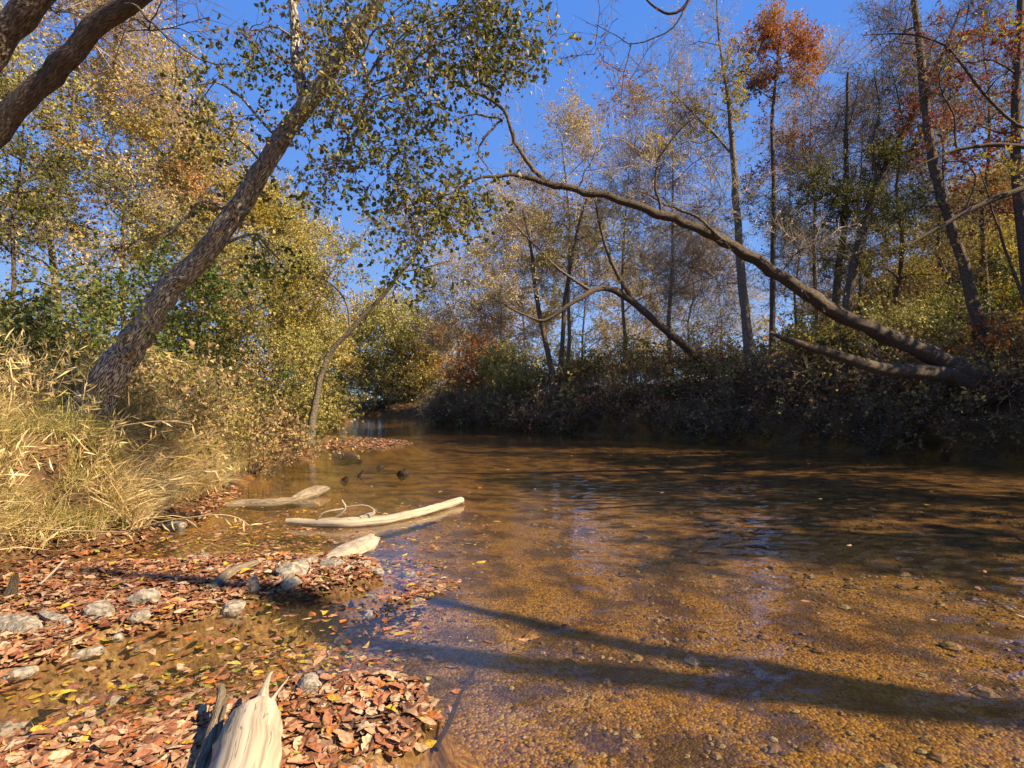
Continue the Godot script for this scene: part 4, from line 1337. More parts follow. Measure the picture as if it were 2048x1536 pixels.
	tree("tall_bank_tree", "tall dark trunk with shaggy clinging leaves leaning back beside the hillside", "", [
		[[Vector3(13.80, 3.06, -16.00), 0.321], [Vector3(13.57, 4.24, -16.00), 0.263], [Vector3(13.24, 5.71, -16.00), 0.233], [Vector3(12.76, 7.19, -16.00), 0.212], [Vector3(12.38, 8.99, -16.00), 0.197], [Vector3(12.22, 10.79, -16.00), 0.182], [Vector3(12.06, 12.60, -16.00), 0.146], [Vector3(11.81, 14.73, -16.00), 0.102]],
	], [
		[Vector3(11.54, 12.60, -16.00), Vector3(1.17, 0.88, 1.02), 10, 5, "bare", "rust", 1.0],
		[Vector3(12.98, 10.49, -16.00), Vector3(1.02, 0.88, 0.95), 12, 5, "lobed", "red", 1.1],
		[Vector3(13.38, 8.54, -16.00), Vector3(1.02, 0.88, 0.95), 12, 5, "lobed", "red", 1.1],
		[Vector3(11.73, 7.19, -16.00), Vector3(1.02, 0.73, 0.88), 10, 5, "mid", "olivedark", 1.0],
		[Vector3(10.94, 12.15, -16.00), Vector3(0.88, 0.88, 0.88), 8, 4, "bare", "olivedark", 1.0],
	], "barkbrown", {"seg": 10, "vines": [["olive", 150, "mid", 0.5]]})
	tree("red_leaved_tree", "dark trunk with red and yellow leaves at the picture's far edge", "", [
		[[Vector3(14.58, 1.87, -15.00), 0.342], [Vector3(14.30, 4.07, -15.00), 0.246], [Vector3(14.03, 6.71, -15.00), 0.205], [Vector3(13.94, 8.52, -15.00), 0.185], [Vector3(14.04, 10.64, -15.00), 0.164], [Vector3(14.28, 13.63, -15.00), 0.109]],
	], [
		[Vector3(13.60, 11.49, -15.00), Vector3(1.09, 0.82, 0.96), 8, 4, "lobed", "red", 0.9],
		[Vector3(12.86, 9.93, -15.00), Vector3(1.09, 0.82, 0.96), 7, 4, "lobed", "red", 0.9],
		[Vector3(13.52, 8.52, -15.00), Vector3(0.96, 0.68, 0.82), 6, 4, "lobed", "orange", 0.9],
		[Vector3(12.01, 8.95, -15.00), Vector3(0.96, 0.55, 0.75), 6, 4, "lobed", "red", 0.9],
		[Vector3(12.92, 6.57, -15.00), Vector3(1.09, 0.68, 0.89), 6, 4, "lobed", "red", 0.9],
		[Vector3(13.96, 9.51, -15.00), Vector3(0.68, 0.82, 0.75), 6, 4, "lobed", "yellow", 0.9],
		[Vector3(12.20, 11.06, -15.00), Vector3(1.23, 0.82, 1.03), 7, 4, "bare", "rust", 1.0],
	], "barkbrown", {"seg": 10})
	tree("reaching_tree", "tree reaching long bare limbs in from the side in front of the red leaves", "", [
		[[Vector3(13.92, 1.60, -8.80), 0.361], [Vector3(12.26, 3.51, -8.70), 0.278], [Vector3(10.77, 4.57, -8.50), 0.201], [Vector3(9.45, 4.77, -8.30), 0.129], [Vector3(8.51, 4.89, -8.20), 0.097], [Vector3(7.55, 4.72, -8.00), 0.073], [Vector3(6.67, 4.36, -8.00), 0.055], [Vector3(6.08, 4.03, -8.00), 0.036], [Vector3(5.79, 3.86, -8.00), 0.018]],
		[[Vector3(10.77, 4.57, -8.50), 0.155], [Vector3(10.12, 5.24, -8.40), 0.107], [Vector3(8.76, 5.42, -8.20), 0.075], [Vector3(7.57, 5.35, -8.00), 0.058], [Vector3(6.92, 5.35, -8.00), 0.047], [Vector3(6.47, 5.26, -8.00), 0.033], [Vector3(5.95, 5.03, -8.00), 0.015]],
		[[Vector3(10.93, 4.73, -8.50), 0.170], [Vector3(10.77, 6.54, -8.20), 0.127], [Vector3(9.66, 8.30, -7.80), 0.092], [Vector3(7.26, 8.75, -7.20), 0.066], [Vector3(4.49, 7.90, -6.60), 0.045], [Vector3(2.76, 6.87, -6.20), 0.031], [Vector3(2.10, 6.30, -6.00), 0.027], [Vector3(1.94, 6.00, -6.00), 0.027], [Vector3(1.74, 5.91, -6.00), 0.025], [Vector3(1.54, 6.02, -6.00), 0.019], [Vector3(1.43, 6.24, -6.00), 0.011]],
		[[Vector3(1.94, 5.99, -6.00), 0.016], [Vector3(1.79, 5.75, -6.00), 0.014], [Vector3(1.37, 5.58, -6.00), 0.011], [Vector3(1.15, 5.66, -6.00), 0.008], [Vector3(0.93, 5.79, -6.00), 0.005]],
		[[Vector3(1.33, 5.58, -6.00), 0.011], [Vector3(1.29, 5.41, -6.00), 0.010], [Vector3(1.23, 5.16, -6.00), 0.008], [Vector3(1.21, 4.88, -6.00), 0.005]],
		[[Vector3(10.12, 5.24, -8.40), 0.061], [Vector3(9.03, 5.82, -8.30), 0.045], [Vector3(7.85, 5.68, -8.20), 0.037], [Vector3(7.19, 6.23, -8.20), 0.034], [Vector3(6.52, 6.92, -8.10), 0.026], [Vector3(5.77, 7.04, -8.00), 0.018], [Vector3(5.21, 7.02, -8.00), 0.011]],
		[[Vector3(6.58, 5.29, -8.00), 0.026], [Vector3(6.52, 5.82, -8.00), 0.022], [Vector3(6.35, 6.42, -8.00), 0.018], [Vector3(6.70, 7.02, -8.00), 0.015], [Vector3(6.83, 7.71, -8.00), 0.011]],
		[[Vector3(6.67, 4.36, -8.00), 0.026], [Vector3(6.83, 4.84, -8.00), 0.018], [Vector3(6.73, 5.11, -8.00), 0.011]],
		[[Vector3(8.93, 2.42, -9.00), 0.057], [Vector3(8.35, 3.23, -8.90), 0.049], [Vector3(7.97, 4.02, -8.80), 0.036], [Vector3(7.70, 4.64, -8.70), 0.024], [Vector3(7.51, 5.29, -8.70), 0.012]],
	], [
		[Vector3(7.26, 7.10, -8.00), Vector3(0.44, 0.36, 0.40), 5, 4, "lobed", "yellow", 0.8],
		[Vector3(7.47, 6.57, -8.00), Vector3(0.29, 0.36, 0.33), 5, 4, "lobed", "red", 0.8],
		[Vector3(6.36, 7.02, -8.00), Vector3(0.58, 0.29, 0.44), 4, 3, "lobed", "red", 0.7],
		[Vector3(7.43, 4.99, -8.00), Vector3(0.29, 0.29, 0.29), 4, 4, "lobed", "yellow", 0.8],
		[Vector3(5.62, 6.80, -8.00), Vector3(0.51, 0.36, 0.44), 3, 2, "bare", "red", 0.7],
		[Vector3(0.98, 5.56, -6.00), Vector3(0.33, 0.33, 0.33), 4, 2, "bare", "rust", 0.6],
		[Vector3(1.31, 5.10, -6.00), Vector3(0.27, 0.33, 0.30), 3, 2, "bare", "rust", 0.6],
	], "barkbrown", {"seg": 8, "wobble": 0.03, "low": 2.6})
	# trees outside the frame whose shade lies over the water by the far bank
	grown("shade_tree", "leafy tree past the picture's edge shading the water below the arching trunk", "shade trees beyond the frame", Vector3(17.5, 0, -7.5), 11.0, 3.0, "far", "olive", "barkbrown", 9, 5, 0.9, Vector3.ZERO, 0.4, "rust")
	grown("shade_tree", "leafy tree past the picture's edge, second from the arching trunk", "shade trees beyond the frame", Vector3(18.5, 0, -3.0), 10.0, 2.8, "far", "olive", "barkbrown", 7, 4, 0.9, Vector3.ZERO, 0.45, "rust")
	grown("shade_tree", "leafy tree past the picture's edge, close behind the arching trunk's foot", "shade trees beyond the frame", Vector3(19.0, 0, -12.0), 10.0, 3.0, "far", "olive", "barkbrown", 8, 4, 0.9, Vector3.ZERO, 0.4, "red")
	# trees outside the frame whose shadows lie across the water
	var f := [[Vector3(11.2, 1.5, -0.9), 0.24], [Vector3(11.25, 4.0, -0.75), 0.21], [Vector3(11.3, 7.0, -0.6), 0.19], [Vector3(11.3, 10.0, -0.1), 0.15], [Vector3(11.3, 13.4, 0.42), 0.06]]
	var f2 := [[Vector3(11.3, 6.8, -0.6), 0.15], [Vector3(11.3, 9.0, -0.9), 0.12], [Vector3(11.3, 10.9, -1.2), 0.05]]
	tree("forked_tree", "tall forked tree on the far bank whose shadow falls across the shallows", "", [f, f2], [
		[Vector3(11.3, 13.4, 0.42), Vector3(1.0, 0.8, 1.0), 5, 3, "bare", "tan", 1.0],
	], "barkbrown", {"seg": 8, "low": 9.0, "thick": 1.0})

func far_trees() -> void:
	var A := "trees on the sunlit bank"
	tree("thin_leaning_tree", "thin tree leaning right over the leafy gravel bar", A, [
		[[Vector3(-6.95, 0.53, -19.00), 0.260], [Vector3(-6.79, 1.60, -19.00), 0.191], [Vector3(-6.40, 3.07, -19.00), 0.156], [Vector3(-5.37, 4.29, -19.00), 0.130], [Vector3(-4.34, 5.43, -19.00), 0.113], [Vector3(-3.52, 6.48, -19.00), 0.087], [Vector3(-3.07, 7.19, -19.00), 0.052], [Vector3(-2.52, 8.24, -19.00), 0.026]],
		[[Vector3(-5.63, 4.03, -19.00), 0.078], [Vector3(-5.81, 5.08, -19.00), 0.061], [Vector3(-6.52, 5.78, -19.00), 0.043], [Vector3(-7.39, 6.13, -19.00), 0.026]],
		[[Vector3(-3.91, 6.04, -19.00), 0.061], [Vector3(-3.03, 6.22, -19.00), 0.043], [Vector3(-2.16, 6.48, -19.00), 0.026]],
	], [
		[Vector3(-6.69, 5.78, -19.00), Vector3(1.04, 0.87, 0.95), 7, 5, "fine", "goldgreen", 1.2],
		[Vector3(-5.66, 6.83, -19.00), Vector3(1.21, 0.87, 1.04), 7, 5, "fine", "goldgreen", 1.2],
		[Vector3(-2.87, 7.71, -19.00), Vector3(1.21, 0.87, 1.04), 7, 5, "twiggy", "tan", 1.2],
		[Vector3(-4.26, 7.54, -19.00), Vector3(1.21, 0.87, 1.04), 7, 5, "twiggy", "olive", 1.2],
	], "bark", {"seg": 8})
	grown("olive_tree", "olive-leaved tree at the picture's edge below the slanting trunks", A, Vector3(-9.61, 1.60, -10.50), 6.5, 2.4, "fine", "olive", "barkbrown", 10, 7, 0.95, Vector3.ZERO, 0.15, "olivedark")
	grown("twiggy_tree", "tall tree thick with straw coloured twigs behind the slanting trunks", A, Vector3(-11.07, 1.60, -13.00), 11.5, 3.2, "twiggy", "tan", "barkgrey", 19, 11, 1.0, Vector3(0.04, 0, 0), 0.25, "goldgreen")
	grown("orange_tan_tree", "orange and tan tree standing left of the leaning trunk", A, Vector3(-10.72, 1.60, -15.00), 9.8, 2.8, "fine", "gold", "barkgrey", 16, 8, 1.0, Vector3(0.03, 0, 0), 0.45, "orangetan")
	grown("gold_tree", "golden tree showing between the leaning trunk and the orange tan tree", A, Vector3(-9.90, 1.60, -17.00), 9.0, 2.6, "fine", "goldgreen", "barkgrey", 14, 8, 1.0, Vector3.ZERO, 0.5, "gold")
	grown("dark_green_tree", "dark green tree in shade behind the foot of the leaning trunk", A, Vector3(-7.59, 1.60, -12.00), 3.0, 1.6, "fine", "olivedark", "barkbrown", 7, 5, 1.2, Vector3.ZERO, 0.15, "green")
	grown("tall_gold_green_tree", "tall gold-green tree with pale upright trunk right of the leaning trunk", A, Vector3(-8.88, 1.60, -21.00), 9.4, 2.3, "fine", "goldgreen", "barkpale", 16, 8, 1.15, Vector3.ZERO, 0.32, "gold")
	grown("pale_stemmed_tree", "gold-leaved tree with a white stem beside the tall gold-green one", A, Vector3(-10.14, 1.60, -27.00), 10.0, 2.0, "fine", "tan", "barkpale", 11, 6, 1.8, Vector3.ZERO, 0.3, "gold")
	grown("yellow_tree", "yellow tree glimpsed under the leaning trunk", A, Vector3(-9.07, 1.60, -19.00), 8.0, 2.3, "fine", "goldgreen", "barkgrey", 14, 8, 1.05, Vector3.ZERO, 0.3, "yellow")
	grown("brushy_tree", "low brushy olive tree above the dry grass", A, Vector3(-7.07, 1.60, -14.00), 3.6, 1.8, "fine", "olive", "barkgrey", 8, 5, 1.2, Vector3.ZERO, 0.1, "brownbrush")
	grown("domed_tree", "domed gold-green tree at the bend of the river", A, Vector3(-15.20, 1.60, -62.00), 10.6, 6.2, "fine", "goldgreen", "barkpale", 20, 7, 3.4, Vector3.ZERO, 0.05, "gold")
	grown("willowy_tree", "smaller gold-green tree hugging the bank before the domed tree", A, Vector3(-12.00, 1.60, -33.00), 5.2, 2.2, "mid", "goldgreen", "barkpale", 10, 6, 2.0, Vector3.ZERO, 0.05, "olive")
	grown("bend_tree", "gold tree right of the domed tree at the river bend", A, Vector3(-10.33, 1.60, -60.00), 8.0, 4.0, "fine", "gold", "barkpale", 13, 6, 3.2, Vector3.ZERO, 0.05, "goldgreen")
	var C := "trees at the river bend"
	grown("bare_grey_tree", "bare pale grey tree rising over the river bend", C, Vector3(-5.17, 1.60, -52.00), 13.5, 4.2, "twiggy", "tan", "barkpale", 14, 6, 2.3, Vector3(-0.04, 0, 0), 0.3)
	grown("rusty_tree", "rust red tree behind the bend", C, Vector3(-7.05, 1.60, -60.00), 8.5, 3.4, "fartwig", "orangetan", "barkgrey", 10, 5, 1.0, Vector3.ZERO, 0.1, "orangetan")
	grown("russet_tree", "russet brown tree beside the small orange one", C, Vector3(-1.78, 1.60, -50.00), 9.5, 3.0, "fartwig", "orangetan", "barkgrey", 11, 6, 0.9, Vector3.ZERO, 0.1, "rust")
	grown("small_orange_tree", "small bright orange tree low on the far bank", C, Vector3(-2.10, 1.44, -35.00), 3.8, 1.3, "mid", "orange", "barkgrey", 8, 6, 1.8, Vector3.ZERO, 0.2, "orangetan")
	grown("yellow_green_tree", "yellow-green bushy tree beside the small orange one", C, Vector3(-0.36, 1.45, -33.00), 3.0, 1.2, "mid", "goldgreen", "barkgrey", 8, 6, 1.8, Vector3.ZERO, 0.1)
	grown("hazy_tree", "tan twiggy tree behind the slim twin trunks", C, Vector3(1.11, 1.60, -47.00), 16.0, 5.0, "fartwig", "tan", "barkpale", 17, 7, 0.8, Vector3.ZERO, 0.2, "olive")
	grown("olive_twiggy_tree", "olive twiggy tree right of the slim twin trunks", C, Vector3(5.59, 1.60, -42.00), 14.5, 4.6, "fartwig", "tan", "barkgrey", 17, 7, 0.75, Vector3.ZERO, 0.15, "olive")
	grown("thin_twiggy_tree", "thin-crowned tree framed by the hoop of the bowed tree", C, Vector3(9.70, 1.60, -40.00), 10.0, 3.2, "fartwig", "tan", "barkpale", 10, 6, 0.75, Vector3.ZERO, 0.2)
	grown("white_barked_tree", "white-barked bare tree right of the bowed tree", C, Vector3(9.68, 1.87, -30.00), 8.6, 2.4, "bare", "tan", "barkpale", 12, 6, 1.6, Vector3(0.05, 0, 0), 0.3)
	grown("sparse_tree", "sparse thin tree between the bowed tree and the pale trunk", C, Vector3(12.89, 1.91, -34.00), 9.0, 2.6, "bare", "tan", "barkgrey", 10, 5, 1.8, Vector3.ZERO, 0.3)
	grown("tall_tan_tree", "tall thin tan tree rising above the middle of the arching trunk", C, Vector3(2.99, 1.60, -31.00), 16.5, 3.4, "twiggy", "tan", "barkgrey", 14, 6, 1.5, Vector3.ZERO, 0.4, "orangetan")
	grown("tall_pale_tree", "tall pale twiggy tree standing left of the tall tan one", C, Vector3(-0.57, 1.60, -45.00), 18.0, 4.2, "twiggy", "tan", "barkpale", 14, 6, 2.0, Vector3.ZERO, 0.3)
	grown("lacy_tree", "lacy bare tree just right of the tall tan one", C, Vector3(5.97, 1.73, -29.00), 13.5, 2.8, "bare", "tan", "barkgrey", 12, 6, 1.6, Vector3(0.03, 0, 0), 0.3, "orangetan")
	grown("lacy_tree", "lacy bare tree between the pale trunk and the orange-topped tree", C, Vector3(14.19, 2.58, -27.00), 10.5, 2.4, "bare", "rust", "barkgrey", 12, 6, 1.5, Vector3(-0.03, 0, 0), 0.25, "tan")
	grown("lacy_tree", "lacy bare tree right behind the dead broken trunk", C, Vector3(15.25, 2.91, -24.00), 12.0, 2.4, "bare", "olive", "barkbrown", 14, 6, 1.3, Vector3(0.03, 0, 0), 0.2, "rust")
	grown("lacy_tree", "lacy bare tree behind the slanting ivy-clad trunk", C, Vector3(14.88, 3.13, -21.00), 13.0, 2.4, "bare", "rust", "barkbrown", 14, 6, 1.2, Vector3.ZERO, 0.25, "olive")
	grown("lacy_tree", "lacy yellow-flecked tree before the hillside, right of the slanting trunk", C, Vector3(15.21, 3.34, -19.00), 11.0, 2.2, "twiggy", "olive", "barkbrown", 13, 5, 1.0, Vector3.ZERO, 0.3, "yellow")
	grown("lacy_tree", "tall lacy bare tree between the tall tan tree and the pale trunk", C, Vector3(7.90, 1.85, -27.00), 15.5, 2.8, "bare", "tan", "barkgrey", 15, 7, 1.5, Vector3(0.02, 0, 0), 0.3, "orangetan")
	grown("lacy_tree", "tall lacy bare tree right of the orange-topped tree", C, Vector3(14.61, 2.55, -26.00), 14.5, 2.6, "bare", "rust", "barkgrey", 14, 7, 1.5, Vector3(-0.02, 0, 0), 0.3, "tan")
	grown("lacy_tree", "tall lacy tree behind the red leaves near the picture's edge", C, Vector3(17.38, 3.43, -20.00), 14.0, 2.6, "bare", "rust", "barkbrown", 14, 6, 1.2, Vector3.ZERO, 0.3, "yellow")
	var E := "trees on the right-hand hillside"
	grown("hill_green_tree", "green tree low on the hillside behind the arching trunk", E, Vector3(17.5, 0, -25), 4.2, 2.2, "mid", "goldgreen", "barkbrown", 9, 7, 1.7, Vector3.ZERO, 0.1, "olive")
	grown("hill_yellow_tree", "yellow-green tree half way up the hillside", E, Vector3(27, 0, -36), 5.5, 3.2, "mid", "goldgreen", "barkbrown", 12, 7, 2.2, Vector3.ZERO, 0.05, "yellow")
	grown("hill_orange_tree", "orange tree on the hillside at the picture's edge", E, Vector3(26.5, 0, -30), 6.5, 2.8, "mid", "orange", "barkbrown", 12, 7, 2.0, Vector3.ZERO, 0.1, "yellow")
	grown("hill_olive_tree", "olive tree higher on the hillside", E, Vector3(36, 0, -44), 7.0, 4.0, "far", "olive", "barkbrown", 12, 6, 1.0, Vector3.ZERO, 0.05, "goldgreen")
	grown("hill_bright_tree", "bright green and yellow tree on the hillside edge", E, Vector3(22.5, 0, -25), 4.8, 2.2, "mid", "yellow", "barkbrown", 10, 7, 1.8, Vector3.ZERO, 0.1, "green")
	grown("hill_red_tree", "red-orange tree on the upper hillside", E, Vector3(43, 0, -48), 8.0, 4.0, "far", "orange", "barkbrown", 12, 6, 1.0, Vector3.ZERO, 0.05, "red")
	grown("hill_crest_tree", "dark olive tree at the foot of the hillside slope", E, Vector3(25, 0, -42), 5.0, 3.0, "far", "olive", "barkbrown", 9, 6, 1.0, Vector3.ZERO, 0.05, "goldgreen")
	grown("hill_golden_tree", "golden tree standing beside the tall dark trunk on the slope", E, Vector3(20.5, 0, -28), 4.6, 2.4, "mid", "gold", "barkbrown", 10, 7, 1.8, Vector3.ZERO, 0.1, "orangetan")
	grown("hill_far_tree", "rust and gold tree highest on the slope", E, Vector3(48, 0, -56), 8.0, 4.5, "far", "gold", "barkbrown", 11, 6, 1.1, Vector3.ZERO, 0.05, "rust")

func brush() -> void:
	var S := "shrubs on the sunlit bank"
	shrub("shrub", "dark leafy shrub in shade at the picture's left edge", S, Vector3(-7.56, 1.60, -8.60), 1.9, 1.3, "fine", "olivedark", 16, 8, 1.1, "green")
	shrub("shrub", "olive shrub behind the left side of the leaning trunk", S, Vector3(-7.78, 1.60, -10.00), 1.7, 1.3, "fine", "olivedark", 15, 8, 1.1, "olive")
	shrub("shrub", "brown twiggy shrub right of the leaning trunk's foot", S, Vector3(-5.28, 1.60, -9.00), 1.15, 1.0, "twiggy", "brownbrush", 16, 8, 0.9, "olive")
	shrub("shrub", "large brown and olive shrub above the water left of the gravel bar", S, Vector3(-5.49, 1.60, -11.50), 1.5, 1.5, "fine", "brownbrush", 20, 9, 1.0, "olive")
	shrub("shrub", "dark green shrub behind the brown brush", S, Vector3(-7.71, 1.60, -14.00), 2.1, 1.7, "fine", "olivedark", 18, 8, 1.3, "green")
	shrub("shrub", "olive shrub behind the gravel bar by the thin leaning tree", S, Vector3(-8.11, 1.60, -21.00), 2.2, 1.8, "fine", "olive", 18, 8, 1.5, "goldgreen")
	shrub("shrub", "gold shrub at the head of the gravel bar", S, Vector3(-10.68, 1.48, -27.00), 2.0, 1.7, "mid", "goldgreen", 16, 8, 1.6, "olive")
	shrub("shrub", "pale olive shrub dipping to the far water by the bend", S, Vector3(-12.20, 1.33, -37.00), 2.2, 2.2, "mid", "goldgreen", 16, 8, 2.2, "olive")
	shrub("shrub", "brown shrub on the point of the river bend", S, Vector3(-11.84, 1.28, -58.00), 2.6, 3.0, "mid", "olive", 16, 8, 2.6, "brownbrush")
	var D := "shrubs on the shaded bank"
	shrub("shrub", "gold and rust shrub on the bank end by the bend", D, Vector3(-3.63, 1.40, -36.50), 1.8, 1.8, "mid", "goldgreen", 14, 7, 2.0, "orangetan")
	shrub("shrub", "olive shrub left of the slim twin trunks", D, Vector3(0.72, 1.74, -30.50), 2.2, 1.8, "mid", "olive", 16, 8, 1.6, "goldgreen")
	shrub("shrub", "olive-green shrub right of the slim twin trunks", D, Vector3(4.16, 1.85, -27.50), 2.2, 1.8, "mid", "olive", 16, 8, 1.5, "olivedark")
	shrub("shrub", "leafy shrub under the hoop of the bowed tree", D, Vector3(5.94, 2.08, -26.50), 2.4, 1.9, "mid", "olive", 18, 8, 1.5, "goldgreen")
	shrub("shrub", "twiggy shrub at the foot of the bowed tree", D, Vector3(8.40, 2.38, -24.50), 1.9, 1.7, "twiggy", "olive", 18, 8, 1.4, "brownbrush")
	shrub("shrub", "brown shrub at the foot of the pale tall trunk", D, Vector3(9.77, 2.42, -22.50), 1.8, 1.5, "twiggy", "brownbrush", 18, 8, 1.3, "olive")
	shrub("shrub", "yellowing shrub under the low limb", D, Vector3(10.88, 2.60, -20.00), 1.9, 1.6, "fine", "olive", 18, 8, 1.3, "yellow")
	shrub("shrub", "olive and gold shrub behind the middle of the arching trunk", D, Vector3(12.43, 2.61, -18.50), 2.4, 1.8, "fine", "goldgreen", 20, 8, 1.3, "olive")
	shrub("shrub", "green shrub above the foot of the arching trunk", D, Vector3(14.41, 3.24, -18.00), 2.6, 1.9, "fine", "olive", 20, 8, 1.3, "green")
	shrub("shrub", "rusty leaved shrub at the right-hand edge above the bank", D, Vector3(14.11, 3.02, -15.50), 1.9, 1.4, "lobed", "rust", 18, 8, 1.2, "orange")

func far_wood() -> void:
	# the wood beyond, one mass of twigs and leaves low along the horizon
	var b := Bag.new()
	for q in 1450:
		var a := lerpf(-1.15, 1.15, rng.randf())
		var d := rng.randf_range(58.0, 105.0)
		var x := sin(a) * d * 1.2
		var z := -cos(a) * d
		if -z < 50.0:
			z = -50.0 - rng.randf() * 20.0
		var g := height(x, z)
		var top := 5.0 + 3.5 * hills.get_noise_1d(x * 3.0) + 2.0 * rng.randf()
		var pal: String = ["olive", "tan", "goldgreen", "rust", "tan", "gold", "olivedark"][int(absf(hills.get_noise_2d(x * 2.0, 7.0)) * 12.0 + rng.randf() * 2.0) % 7]
		put_spray(b, "fartwig" if rng.randf() < 0.4 else "far", pal, Vector3(x, g + top * pow(rng.randf(), 1.5), z), ball(rng) + Vector3(0, 0.7, 0), rng.randf_range(1.6, 2.6))
	tag(part("far_woods", b.mesh(), M.leaf, self), "hazy mixed wood low along the horizon", "woods", "", "stuff")

func driftwood() -> void:
	log_piece("driftwood_log", "big pale log with a splintered end pointing up the picture from the bottom edge", [
		[[Vector3(-1.01, 0.11, -1.95), 0.133], [Vector3(-1.03, 0.16, -2.12), 0.128], [Vector3(-1.09, 0.18, -2.30), 0.122], [Vector3(-1.12, 0.19, -2.41), 0.114], [Vector3(-1.13, 0.20, -2.45), 0.103], [Vector3(-1.14, 0.20, -2.48), 0.075], [Vector3(-1.14, 0.20, -2.50), 0.034]],
		[[Vector3(-1.09, 0.18, -2.35), 0.079], [Vector3(-1.12, 0.20, -2.48), 0.057], [Vector3(-1.15, 0.22, -2.58), 0.033], [Vector3(-1.17, 0.23, -2.66), 0.019], [Vector3(-1.19, 0.25, -2.76), 0.006]],
		[[Vector3(-1.08, 0.18, -2.38), 0.048], [Vector3(-1.10, 0.21, -2.51), 0.023], [Vector3(-1.10, 0.23, -2.60), 0.008], [Vector3(-1.09, 0.25, -2.72), 0.002]],
		[[Vector3(-1.15, 0.18, -2.37), 0.048], [Vector3(-1.18, 0.20, -2.48), 0.027], [Vector3(-1.20, 0.21, -2.55), 0.007]],
		[[Vector3(-1.06, 0.18, -2.40), 0.020], [Vector3(-1.06, 0.20, -2.45), 0.012], [Vector3(-1.07, 0.20, -2.50), 0.005]],
	], "driftwood", 18, 0.2)
	log_piece("split_branch", "dark split branch lying against the big pale log", [
		[[Vector3(-1.24, 0.11, -2.20), 0.032], [Vector3(-1.28, 0.14, -2.36), 0.028], [Vector3(-1.33, 0.16, -2.52), 0.023], [Vector3(-1.38, 0.18, -2.64), 0.023], [Vector3(-1.43, 0.19, -2.72), 0.014]],
		[[Vector3(-1.20, 0.14, -2.20), 0.015], [Vector3(-1.25, 0.15, -2.38), 0.014], [Vector3(-1.30, 0.18, -2.52), 0.009], [Vector3(-1.32, 0.19, -2.58), 0.005]],
		[[Vector3(-1.33, 0.17, -2.53), 0.013], [Vector3(-1.35, 0.18, -2.62), 0.008], [Vector3(-1.36, 0.18, -2.68), 0.004]],
	], "driftgrey", 9, 0.3)
	log_piece("driftwood_log", "long pale barkless log lying out into the water", [
		[[Vector3(-2.88, 0.05, -7.04), 0.035], [Vector3(-2.56, 0.05, -7.01), 0.051], [Vector3(-2.10, 0.05, -6.96), 0.063], [Vector3(-1.76, 0.05, -7.10), 0.068], [Vector3(-1.49, 0.05, -7.34), 0.057], [Vector3(-1.16, 0.05, -7.78), 0.057], [Vector3(-0.90, 0.05, -8.30), 0.061], [Vector3(-0.76, 0.05, -8.50), 0.043]],
		[[Vector3(-2.26, 0.08, -7.00), 0.022], [Vector3(-2.12, 0.22, -7.00), 0.016], [Vector3(-2.16, 0.33, -7.00), 0.010]],
		[[Vector3(-2.12, 0.22, -7.00), 0.013], [Vector3(-2.35, 0.18, -6.95), 0.010], [Vector3(-2.42, 0.12, -6.95), 0.006]],
		[[Vector3(-2.12, 0.24, -7.00), 0.010], [Vector3(-1.87, 0.26, -7.00), 0.008], [Vector3(-1.71, 0.19, -7.00), 0.006]],
		[[Vector3(-1.93, 0.07, -7.02), 0.058], [Vector3(-1.81, 0.14, -7.08), 0.036], [Vector3(-1.79, 0.19, -7.10), 0.010]],
	], "driftwood", 12, 0.38)
	var block := part("wood_block", stone_mesh(7, Vector3(0.17, 0.13, 0.42)), M.driftblock, self, Vector3(-1.62, 0.09, -5.50))
	block.rotation = Vector3(0.22, -0.62, 0.15)
	tag(block, "pale chunk of weathered trunk on the leaf bar by the water", "driftwood", "driftwood on the shore")
	log_piece("crooked_stick", "crooked grey stick across the leaves in the middle of the bar", [
		[[Vector3(-2.63, -0.01, -4.28), 0.035], [Vector3(-2.53, -0.00, -4.30), 0.039], [Vector3(-2.48, 0.01, -4.40), 0.044], [Vector3(-2.44, 0.05, -4.52), 0.049], [Vector3(-2.44, 0.09, -4.75), 0.048], [Vector3(-2.41, 0.10, -4.90), 0.045], [Vector3(-2.32, 0.12, -5.05), 0.023]],
	], "driftgrey", 9, 0.25)
	log_piece("pale_branch", "smooth pale branch entering at the left edge over the leaves", [
		[[Vector3(-3.31, 0.01, -3.40), 0.034], [Vector3(-3.20, 0.01, -3.48), 0.038], [Vector3(-3.07, 0.02, -3.58), 0.042], [Vector3(-2.99, 0.03, -3.68), 0.050], [Vector3(-2.92, 0.04, -3.74), 0.051], [Vector3(-2.90, 0.03, -3.77), 0.024]],
	], "driftwood", 10, 0.12)
	log_piece("rotten_branch", "short rotten branch leaning on the shore below the grass", [
		[[Vector3(-3.92, 0.01, -4.50), 0.029], [Vector3(-3.90, 0.04, -4.58), 0.046], [Vector3(-3.88, 0.06, -4.68), 0.051], [Vector3(-3.86, 0.08, -4.78), 0.044], [Vector3(-3.86, 0.09, -4.84), 0.022]],
	], "driftgrey", 9, 0.25)
	log_piece("thin_pole", "thin straight stick propped above the rotten branch", [
		[[Vector3(-3.85, 0.11, -4.50), 0.010], [Vector3(-3.84, 0.17, -4.60), 0.010], [Vector3(-3.81, 0.24, -4.70), 0.009]],
	], "driftwood", 6, 0.1)
	log_piece("dark_stub", "dark upright stub of root at the left edge", [
		[[Vector3(-3.94, 0.00, -4.30), 0.051], [Vector3(-3.93, 0.11, -4.35), 0.040], [Vector3(-3.95, 0.21, -4.40), 0.024]],
	], "wetwood", 8, 0.3)
